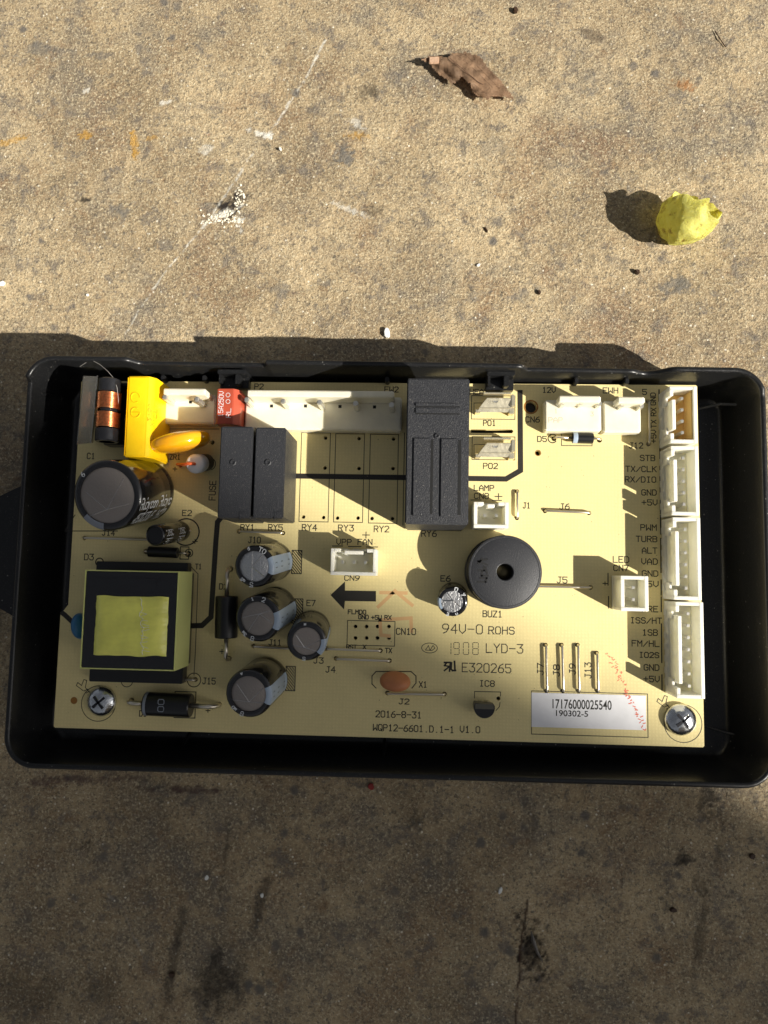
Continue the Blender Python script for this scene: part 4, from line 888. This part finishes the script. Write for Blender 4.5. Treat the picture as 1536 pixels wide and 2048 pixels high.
# ---- choke with bracket
x0, x1, y0, y1 = bbox_xy(166, 752, 189, 889, 13)
mb = MB(); zt = 12.5
a1_ = P(166, 752, zt); a2_ = P(153, 889, zt); b1_ = P(193, 753, 9.5); b2_ = P(179, 886, 9.5)
xl1, xl2 = a1_.x, a2_.x
bm = mb.bm
def sheet(mb, quad, th):
    q = [Vector(p) for p in quad]; n = (q[1] - q[0]).cross(q[3] - q[0]).normalized() * th
    lo = [mb.bm.verts.new(p) for p in q]; hi = [mb.bm.verts.new(p + n) for p in q]
    mb.bm.faces.new(lo); mb.bm.faces.new(hi[::-1])
    for i in range(4): mb.bm.faces.new((lo[i], hi[i], hi[(i + 1) % 4], lo[(i + 1) % 4]))
sheet(mb, (a1_, a2_, b2_, b1_), .25)
ck = empty('choke', P(205, 820, 0), cb); ck['label'] = 'copper wound choke in a smoky plastic bracket'
mb.obj('bracket', 'clear', ck)
mb = MB(); sheet(mb, (b1_ + Vector((.1, 0, 0)), b2_ + Vector((.1, 0, 0)), P(184, 886, 1), P(198, 756, 1)), .25); mb.obj('bracket', 'clear', ck)
mb = MB(); sheet(mb, (b1_, P(212, 762, 7), P(212, 762, 1), P(197, 756, 1)), .3); mb.obj('bracket', 'clear', ck)
cc = P(217, 822, 8.2); y_a = P(217, 762, 7).y; y_b = P(217, 886, 7).y; rad_c = 2.35
def hcyl(r, y0, y1, m, name, par, seg=None, bev=.25, n=32):
    mt = Matrix.Translation((cc.x, y0, cc.z)) @ Matrix.Rotation(rad(-90), 4, 'X'); ln = y1 - y0
    return MB().lathe([(0, 0), (r - bev, 0), (r, bev), (r, ln - bev), (r - bev, ln), (0, ln)], n, mt).obj(name, m, par, smooth=True)
hcyl(1.9, y_b, y_a, 'ferrite', 'core', ck)
yc1 = P(217, 787, 8).y; yc2 = P(217, 820, 8).y; yc3 = P(217, 826, 8).y; yc4 = P(217, 857, 8).y
hcyl(2.55, y_b, yc4 - .05, 'ferrite', 'core', ck); hcyl(2.4, yc1 + .05, y_a, 'ferrite', 'core', ck)
for lo_, hi_ in ((yc2, yc1), (yc4, yc3)):
    n = int((hi_ - lo_) / .26); wd = empty('winding', (cc.x, lo_, cc.z), ck)
    pts = []
    for k in range(n * 20): a = 2 * math.pi * k / 20; rr_ = 2.45 + .12 * noise.noise(Vector((k * .05, lo_, 0))); pts.append((cc.x + rr_ * math.cos(a), lo_ + .1 + k / 20 * .26 * 1.0, cc.z + rr_ * math.sin(a)))
    bm_ = MB(); bm_.tube(pts, .15, 6); wo_ = bm_.obj('winding', 'copper', ck, smooth=True, ang=180)
    bpy.data.objects.remove(wd)
MB().box(cc.x - 3.0, cc.x - 2.3, (yc2 + yc3) / 2 - .9, (yc2 + yc3) / 2 + .9, 6.2, 8.6, .05).obj('spacer', 'beige', ck)
MB().box(cc.x - 2.7, cc.x + 2.9, y_a - .9, y_a - .1, .3, 6, .1).obj('base_block', 'black', ck); MB().box(cc.x - 2.7, cc.x + 2.9, y_b + .2, y_b + 1.2, .3, 4, .1).obj('base_block', 'black', ck)
MB().box(cc.x - 2.4, cc.x + 2.6, y_b + 1.3, y_a - 1, .3, 3.0, .1).obj('base_block', 'black', ck)
# ---- transformer
zt = 13.5
A = bbox_xy(165, 1141, 354, 1340, zt); x0, x1, y0, y1 = A
tr = empty('transformer', ((x0 + x1) / 2, (y0 + y1) / 2, 0), cb); tr['label'] = 'square transformer wrapped in yellow tape'
mb = MB(); mb.box(x0 + .25, x1 - .25, y0 + .25, y1 - .25, 2.5, zt, .15)
mb.obj('core', 'ferrite', tr, smooth=True)
wrap = MB()
for (a, b, c_, d) in ((x0, x0 + .24, y0, y1), (x1 - .24, x1, y0, y1), (x0 + .24, x1 - .24, y0, y0 + .24), (x0 + .24, x1 - .24, y1 - .24, y1)): wrap.box(a, b, c_, d, 4.5, zt + .12, .08)
wrap.obj('tape_band', 'tape_s', tr, smooth=True)
B_ = bbox_xy(187, 1193, 333, 1312, zt + .7)
mb = MB(); nx_, ny_ = 22, 16; gv = []
for j in range(ny_ + 1):
    row = []
    for i in range(nx_ + 1):
        fx, fy = i / nx_, j / ny_
        ex = min(fx, 1 - fx); ey = min(fy, 1 - fy)
        z = zt + 1.2 * min(1, (ex * 7) ** .5, (ey * 6 + .12) ** .5) + .16 * noise.noise(Vector((fx * 3, fy * 9, 0)))
        x = B_[0] + (B_[1] - B_[0]) * fx + .18 * noise.noise(Vector((0, fy * 4, 1))); y = B_[2] + (B_[3] - B_[2]) * fy + .4 * noise.noise(Vector((fx * 4, 0, 2 + (fy > .5)))) * abs(fy - .5) * 2
        row.append(mb.bm.verts.new((x, y, z)))
    gv.append(row)
for j in range(ny_):
    for i in range(nx_): mb.bm.faces.new((gv[j][i], gv[j][i + 1], gv[j + 1][i + 1], gv[j + 1][i]))
mb.obj('coil_tape', 'tape', tr, smooth=True, ang=180, recalc=False)
random.seed(3); cz = MB(); M['crease'] = mat('tape_crease', (.92, .92, .75), .12, spec=.8, coat=.6)  # pale glossy tubes paint the highlights on the tape's creases
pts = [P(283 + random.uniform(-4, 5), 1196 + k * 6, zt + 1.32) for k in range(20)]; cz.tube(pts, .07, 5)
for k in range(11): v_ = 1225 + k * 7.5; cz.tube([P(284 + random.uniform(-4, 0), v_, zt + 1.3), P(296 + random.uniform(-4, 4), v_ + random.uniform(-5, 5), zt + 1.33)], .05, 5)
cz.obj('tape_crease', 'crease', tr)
C_ = bbox_xy(180, 1330, 366, 1365, 3.0); mb = MB(); mb.box(C_[0], C_[1], C_[2], C_[3] + 2, .2, 3.4, .15); mb.obj('bobbin', 'black', tr)
C_ = bbox_xy(192, 1124, 375, 1150, 3.0); mb = MB(); mb.box(C_[0], C_[1], C_[2] - 2, C_[3], .2, 3.0, .15); mb.obj('bobbin', 'black', tr)
for u in (215, 300): q = P(u, 1158, zt + .2); MB().box(q.x - 3, q.x + 2.5, q.y - .08, q.y + .08, zt, zt + .25, .03).obj('core_ridge', 'ferrite', tr)
q = P(247, 1177, zt); MB().box(q.x - 6.4, q.x + 7, q.y - .5, q.y + 2.2, zt - .05, zt + .12, .08).obj('core_ridge', 'ferrite', tr)
# ---- screws
def screw(u, v, rpx, slot_a, label):
    c = P(u, v, 2); r = rpx / 9.2
    mt = Matrix.Translation((c.x, c.y, 0)); prof = [(r * .9, .05), (r, .35)]
    for k in range(1, 9): a = rad(90 * k / 9); prof.append((r * math.cos(a), .35 + 1.9 * math.sin(a)))
    prof += [(r * .12, 2.24), (0, 2.25)]
    o = MB().lathe(prof, 48, mt).obj('screw', 'steel', cb, smooth=True, ang=180, label=label)
    for k in range(2):
        rt = mt @ Matrix.Rotation(slot_a + k * math.pi / 2, 4, 'Z')
        mb = MB(); mb.box(-r * .5, r * .5, -.28, .28, 1.75, 2.275, .04); mb.bm.transform(rt); mb.obj('cross_recess', mat('dark_recess', (.05, .05, .055), .3, .8) if k == 0 and u < 500 else bpy.data.materials['dark_recess'], o)
    mb = MB()
    for s_ in range(4):
        a = slot_a + s_ * math.pi / 2 + .0
        for sd in (-1, 1):
            p0 = Vector((math.cos(a) * .5 * r, math.sin(a) * .5 * r, 2.05)); off = Vector((-math.sin(a), math.cos(a), 0)) * .33 * sd
            p1 = Vector((math.cos(a) * .14 * r, math.sin(a) * .14 * r, 2.26)); mb.tube([mt @ (p0 + off), mt @ (p1 + off)], .06, 5)
    mb.obj('recess_edge', 'steel', o)
screw(197, 1405, 31, rad(40), 'left zinc cross head screw'); screw(1366, 1442, 31.5, rad(38), 'right zinc cross head screw')
# ---- sticker
x0, x1, y0, y1 = bbox_xy(1063, 1388, 1292, 1457, 0); mb = MB(); mb.box(x0, x1, y0, y1, .012, .08, .02); st = mb.obj('paper_label', 'paper', cb, label='white printed paper label')
def ftext(s, u, v, h, wd, par):
    cu = bpy.data.curves.new('t', 'FONT'); cu.body = s; cu.align_x = 'CENTER'; cu.align_y = 'CENTER'; cu.offset = .012
    o = bpy.data.objects.new('t', cu); sc.collection.objects.link(o); dg = bpy.context.evaluated_depsgraph_get(); me = bpy.data.meshes.new_from_object(o.evaluated_get(dg)); bpy.data.objects.remove(o)
    b = MB(); b.bm.from_mesh(me); xs = [q.co.x for q in b.bm.verts]; ys = [q.co.y for q in b.bm.verts]
    c = P(u, v, .1); mx = (max(xs) + min(xs)) / 2; my = (max(ys) + min(ys)) / 2
    for q in b.bm.verts: q.co = Vector((c.x + (q.co.x - mx) / (max(xs) - min(xs)) * wd / 9.25, c.y + (q.co.y - my) / (max(ys) - min(ys)) * h / 9.25, .095))
    b.obj('printed_text', 'print', par, recalc=False)
ftext('17176000025540', 1164, 1409, 19, 118, st); ftext('190302-5', 1144, 1427, 12, 64, st)
board_build()
random.seed(12); mb = MB()
for k in range(260):
    x, y = random.uniform(2, 142), random.uniform(1, 79); q = random.uniform(.04, .13)
    vs = [mb.bm.verts.new((x + a * q * random.uniform(.5, 1.3), y + b * q * random.uniform(.5, 1.3), z)) for a, b, z in ((1, 0, .005), (0, 1, .005), (-1, 0, .005), (0, -1, .005), (0, 0, .07))]
    for i in range(4): mb.bm.faces.new((vs[i], vs[(i + 1) % 4], vs[4]))
dd = mb.obj('dust_specks', mat('grey_dust', (.22, .17, .1), .8, var=.6, vscale=.5), cb); tag(dd, kind='stuff')
# ================================================================== loose things on the concrete
def onground(u, v, z=0): return P(u, v, ZC + z)
# dried leaf
def leaf():
    out = [(843, 119), (857, 113), (880, 112), (896, 116), (905, 107), (930, 104), (960, 112), (975, 135), (1000, 160), (1022, 188), (1026, 198), (1005, 193), (985, 192), (975, 199), (955, 192), (944, 180), (942, 168), (930, 160), (925, 152), (918, 160), (905, 168), (895, 160), (880, 150), (868, 140), (862, 128)]
    def inside(u, v):
        c = False; n = len(out)
        for i in range(n):
            (x0, y0), (x1, y1) = out[i], out[(i + 1) % n]
            if (y0 > v) != (y1 > v) and u < (x1 - x0) * (v - y0) / (y1 - y0) + x0: c = not c
        return c
    mb = MB(); st = 3.0; vs = {}
    def z(u, v):
        # a rolled leaf: ridge from upper left to lower right
        d = ((u - 900) * .62 - (v - 120) * .78) / 10      # across
        return 1.3 + 1.5 * math.exp(-(d + .4) ** 2 / 4) + .5 * noise.noise(Vector((u * .06, v * .06, 3))) + .25 * abs(math.sin(d * 1.1)) + (1.6 if u < 862 else 0) * (862 - u) / 20
    global leaf_z
    leaf_z = z
    def V(i, j):
        if (i, j) not in vs:
            u, v = 840 + i * st, 100 + j * st
            ju = u + 1.6 * noise.noise(Vector((u * .3, v * .3, 0))); jv = v + 1.6 * noise.noise(Vector((u * .3, v * .3, 9)))
            vs[(i, j)] = mb.bm.verts.new(onground(ju, jv, z(u, v)))
        return vs[(i, j)]
    for i in range(64):
        for j in range(34):
            if all(inside(840 + (i + a) * st, 100 + (j + b) * st) for a, b in ((.5, .5),)):
                mb.bm.faces.new((V(i, j), V(i, j + 1), V(i + 1, j + 1), V(i + 1, j)))
    bmesh.ops.solidify(mb.bm, geom=mb.bm.faces[:], thickness=.12)
    m = mat('dry_leaf', (.34, .22, .135), .6, bump=.5, bscale=.5, aniso=(1, 1, 1), var=.35, vscale=.35)
    return mb.obj('dried_leaf', m, None, smooth=True, ang=60)
lf = leaf(); tag(lf, 'curled brown dry leaf lying on the sunlit concrete near the top', 'leaf')
a = [onground(u, v, z) for u, v, z in ((905, 140, 3.4), (925, 152, 3.6), (950, 172, 3.4), (990, 190, 1.6))]
v_ = MB().tube([onground(u, v, z) for u, v, z in ((900, 117, 3.1), (925, 137, 3.3), (955, 163, 2.8), (1000, 188, 2.0))], .09, 6).obj('leaf_vein', mat('leaf_vein', (.17, .10, .06), .6), lf, smooth=True)
for vn in ([(915, 110), (950, 140), (985, 175)], [(930, 108), (965, 142), (1000, 178)], [(925, 145), (950, 170), (975, 190)], [(875, 118), (880, 135), (895, 155)]):
    MB().tube([onground(u, v, leaf_z(u, v) + .13) for u, v in vn], .03, 5).obj('leaf_vein', bpy.data.materials['leaf_vein'], lf, smooth=True)
MB().box(*bbox_xy(858, 114, 878, 127, ZC + 3.0), ZC + 2.6, ZC + 3.2, .15).obj('stalk_end', mat('pale_leaf_stalk', (.5, .33, .22), .6, bump=.2, bscale=1), lf)
# yellow petal cup
def bud():
    c = onground(1360, 460, 0); mb = MB(); nu, nv = 56, 26; ax = Vector((.50, .62, .55)).normalized()
    q = Vector((0, 0, 1)).rotation_difference(ax).to_matrix(); rows = []
    for j in range(nv + 1):
        row = []
        for i in range(nu):
            th = 2 * math.pi * i / nu
            lim = rad(119 + 10 * math.sin(2 * th + .2) + 6 * math.sin(5 * th) + 5 * math.sin(9 * th + 2))
            ph = lim * j / nv
            r = 6.3 * (1 + .10 * math.sin(3 * th + 1) + .05 * noise.noise(Vector((math.cos(th) * 2, math.sin(th) * 2, ph * 2))))
            fl = 1 + .24 * max(0, (j / nv - .8) / .2) * math.sin(4 * th + .5)
            p = Vector((r * math.sin(ph) * math.cos(th) * fl, r * math.sin(ph) * math.sin(th) * fl, -r * 1.05 * math.cos(ph)))
            p += Vector((noise.noise(p * .5), noise.noise(p * .5 + Vector((5, 0, 0))), noise.noise(p * .5 + Vector((0, 9, 0))))) * .45
            row.append(p)
        rows.append(row)
    vv = [[mb.bm.verts.new(q @ p) for p in row] for row in rows[1:]]
    ap = mb.bm.verts.new(q @ rows[0][0])
    for i in range(nu):
        mb.bm.faces.new((ap, vv[0][(i + 1) % nu], vv[0][i]))
        for j in range(nv - 1): mb.bm.faces.new((vv[j][i], vv[j][(i + 1) % nu], vv[j + 1][(i + 1) % nu], vv[j + 1][i]))
    zmin = min(v.co.z for v in mb.bm.verts)
    for v in mb.bm.verts: v.co = Vector((v.co.x * 1.08, v.co.y * .98, (v.co.z - zmin) * 1.02)) + Vector((c.x, c.y, ZC))
    bmesh.ops.solidify(mb.bm, geom=mb.bm.faces[:], thickness=.5)
    m = bpy.data.materials.new('yellow_petal'); m.use_nodes = True; t = m.node_tree; L = t.links.new; b = t.nodes['Principled BSDF']
    b.inputs['Roughness'].default_value = .5; b.inputs['Subsurface Weight'].default_value = .3; b.inputs['Subsurface Radius'].default_value = (1, .9, .2); b.inputs['Subsurface Scale'].default_value = .8
    tc = t.nodes.new('ShaderNodeTexCoord'); n1 = t.nodes.new('ShaderNodeTexNoise'); n1.inputs['Scale'].default_value = .55; n1.inputs['Detail'].default_value = 6; n1.inputs['Roughness'].default_value = .7
    n2 = t.nodes.new('ShaderNodeTexNoise'); n2.inputs['Scale'].default_value = .16; n2.inputs['Detail'].default_value = 3
    for n in (n1, n2): L(tc.outputs['Object'], n.inputs['Vector'])
    cr = t.nodes.new('ShaderNodeValToRGB'); cr.color_ramp.elements[0].position = .40; cr.color_ramp.elements[0].color = (.36, .24, .03, 1); cr.color_ramp.elements[1].position = .52; cr.color_ramp.elements[1].color = (.88, .84, .22, 1)
    e = cr.color_ramp.elements.new(.72); e.color = (.92, .92, .34, 1)
    mx = t.nodes.new('ShaderNodeMath'); mx.operation = 'MULTIPLY_ADD'; mx.inputs[1].default_value = .75; L(n1.outputs['Fac'], mx.inputs[0])
    m2 = t.nodes.new('ShaderNodeMath'); m2.operation = 'MULTIPLY'; m2.inputs[1].default_value = .35; L(n2.outputs['Fac'], m2.inputs[0]); L(m2.outputs[0], mx.inputs[2])
    L(mx.outputs[0], cr.inputs['Fac']); L(cr.outputs['Color'], b.inputs['Base Color'])
    bp = t.nodes.new('ShaderNodeBump'); bp.inputs['Distance'].default_value = .35; L(n1.outputs['Fac'], bp.inputs['Height']); L(bp.outputs[0], b.inputs['Normal'])
    return mb.obj('yellow_petal', m, None, smooth=True, ang=70)
bd = bud(); tag(bd, 'crumpled yellow fallen petal cup lying on the sunlit concrete', 'petal')
# chips and seeds
def chip(u, v, ru, rv, hh, name, m, label, cat, ang=0, seed=0, group=None):
    random.seed(seed); p = onground(u, v, 0); mb = MB(); n = 7
    pts = []
    for k in range(n):
        a = 2 * math.pi * k / n; f = random.uniform(.7, 1.15); x = ru / 8.2 * math.cos(a) * f; y = rv / 8.2 * math.sin(a) * f
        pts.append((p.x + x * math.cos(ang) - y * math.sin(ang), p.y + x * math.sin(ang) + y * math.cos(ang)))
    mb.poly(pts, ZC - .05, ZC + hh, min(.2, hh * .3)); o = mb.obj(name, m, None, smooth=True); tag(o, label, cat, group); return o
M['chip_dark'] = mat('dark_seed', (.05, .025, .012), .6, bump=.1, bscale=2)
M['chip_red'] = mat('red_fleck', (.28, .02, .015), .5)
chip(774, 668, 8, 11, 1.1, 'paint_chip', 'glint', 'white paint chip at the edge of the tray shadow', 'paint chip', .2, 1, 'tiny white chips on the concrete')
chip(5, 568, 7, 6, .8, 'paint_chip', 'glint', 'white paint chip at the left edge of the picture', 'paint chip', 0, 2, 'tiny white chips on the concrete')
chip(176, 591, 4, 4, .5, 'paint_chip', 'glint', 'tiny white chip left of the long scratch, above the tray', 'paint chip', 0, 3, 'tiny white chips on the concrete')
chip(561, 300, 4, 4, .9, 'paint_chip', 'glint', 'tiny white pellet beside the middle of the long scratch', 'pellet', 0, 4, 'tiny white chips on the concrete')
chip(957, 531, 5, 3, .5, 'paint_chip', 'glint', 'tiny white chip in the middle of the sunlit concrete', 'paint chip', .5, 5, 'tiny white chips on the concrete')
chip(1000, 1780, 4, 8, .5, 'paint_chip', 'glint', 'white flake on the shaded concrete under the right half of the tray', 'paint chip', -.3, 6, 'tiny white chips on the concrete')
chip(414, 1755, 5, 6, .5, 'paint_chip', 'glint', 'white flake on the shaded concrete left of centre', 'paint chip', -.2, 7, 'tiny white chips on the concrete')
chip(524, 1790, 4, 5, .5, 'paint_chip', 'glint', 'white flake above the dark oil stain', 'paint chip', 0, 8, 'tiny white chips on the concrete')
chip(1273, 545, 6, 6, 1.0, 'seed', 'chip_dark', 'round brown seed below the yellow petal', 'seed', 0, 9, 'dark seeds on the concrete')
chip(1030, 23, 6, 7, 1.0, 'seed', 'chip_dark', 'black seed near the top edge of the concrete', 'seed', .5, 10, 'dark seeds on the concrete')
chip(1078, 586, 4, 6, .8, 'seed', 'chip_dark', 'small dark seed left of the brown one below the petal', 'seed', .3, 11, 'dark seeds on the concrete')
chip(972, 461, 2.5, 8, .6, 'twig', 'chip_dark', 'short dark twig splinter between leaf and petal', 'twig', .5, 12)
chip(743, 1573, 7, 8, .7, 'berry_fragment', 'chip_red', 'dark red fragment just below the tray', 'fragment', .5, 13)
chip(345, 1948, 7, 6, .8, 'seed', 'chip_dark', 'dark seed on the shaded concrete at the lower left', 'seed', 0, 14, 'dark seeds on the concrete')
chip(1345, 1818, 7, 5, .8, 'seed', 'chip_dark', 'dark seed on the shaded concrete at the lower right', 'seed', 0, 15, 'dark seeds on the concrete')
chip(1503, 1711, 7, 6, .8, 'seed', 'chip_dark', 'dark seed near the right edge of the shaded concrete', 'seed', 0, 16, 'dark seeds on the concrete')
tw = MB().tube([onground(1430, 62, .3), onground(1440, 78, .5), onground(1451, 94, .2)], .12, 6).obj('twig', 'chip_dark', None); tag(tw, 'thin dark fibre near the top right corner', 'twig')
sh = MB().tube([onground(1062, 1862, .5), onground(1066, 1880, 1.0), onground(1075, 1905, .7), onground(1086, 1925, .2)], [.1, .5, .35, .05], 8).obj('leaf_shard', mat('dark_leaf_shard', (.10, .085, .07), .3, bump=.3, bscale=1), None, smooth=True); tag(sh, 'thin dark dry leaf shard on the shaded concrete', 'leaf')
# crumbled white mortar beside the scratch
random.seed(31); mb = MB()
for k in range(150):
    a = random.random(); 
    u, v = random.choice([(465 + random.gauss(0, 10), 438 + random.gauss(0, 9)), (430 + random.gauss(0, 16), 438 - random.gauss(0, 6)), (478 + random.gauss(0, 6), 395 + random.gauss(0, 12))])
    p = onground(u, v, 0); s = random.uniform(.12, .36)
    bm = bmesh.new(); bmesh.ops.create_icosphere(bm, subdivisions=1, radius=s)
    for q in bm.verts: q.co *= random.uniform(.75, 1.2)
    bm.transform(Matrix.Translation((p.x, p.y, ZC + s * .3)) @ Matrix.Diagonal((1, 1, .6, 1))); mb.add(bm)
mo = mb.obj('crumbled_mortar', mat('pale_mortar', (.74, .68, .54), .8, var=.2, vscale=1)); tag(mo, kind='stuff'); mo['label'] = 'white mortar crumbs scattered along the scratch in the concrete'
# loose grit
random.seed(5); mb = MB(); g0 = [(0, 0, 1), (1, 0, 0), (0, 1, 0), (-1, 0, 0), (0, -1, 0)]
for k in range(1900):
    u = random.uniform(-60, 1600); v = random.choice([random.uniform(-60, 690), random.uniform(1560, 2110)]); p = onground(u, v); s = random.uniform(.05, .15)
    vs = [mb.bm.verts.new((p.x + x * s * random.uniform(.6, 1.3), p.y + y * s * random.uniform(.6, 1.3), ZC - .02 + max(z, 0) * s * .9)) for x, y, z in g0]
    for i in range(4): mb.bm.faces.new((vs[0], vs[1 + i], vs[1 + (i + 1) % 4]))
gt = mb.obj('sand_grit', mat('sand_grit', (.36, .3, .21), .7, var=.5, vscale=.8)); tag(gt, kind='stuff'); gt['label'] = 'loose sand grains on the concrete'
# hair on the choke
hr_ = MB().tube([P(u, v, z) for u, v, z in ((160, 733, 5), (172, 725, 6.5), (185, 721, 7.2), (200, 729, 8), (215, 742, 9), (228, 757, 9.5), (234, 775, 9.5), (237, 800, 9), (236, 818, 8.6))], .06, 5).obj('hair', 'hair'); tag(hr_, 'fine curled hair lying across the tray rim and the copper choke', 'hair')
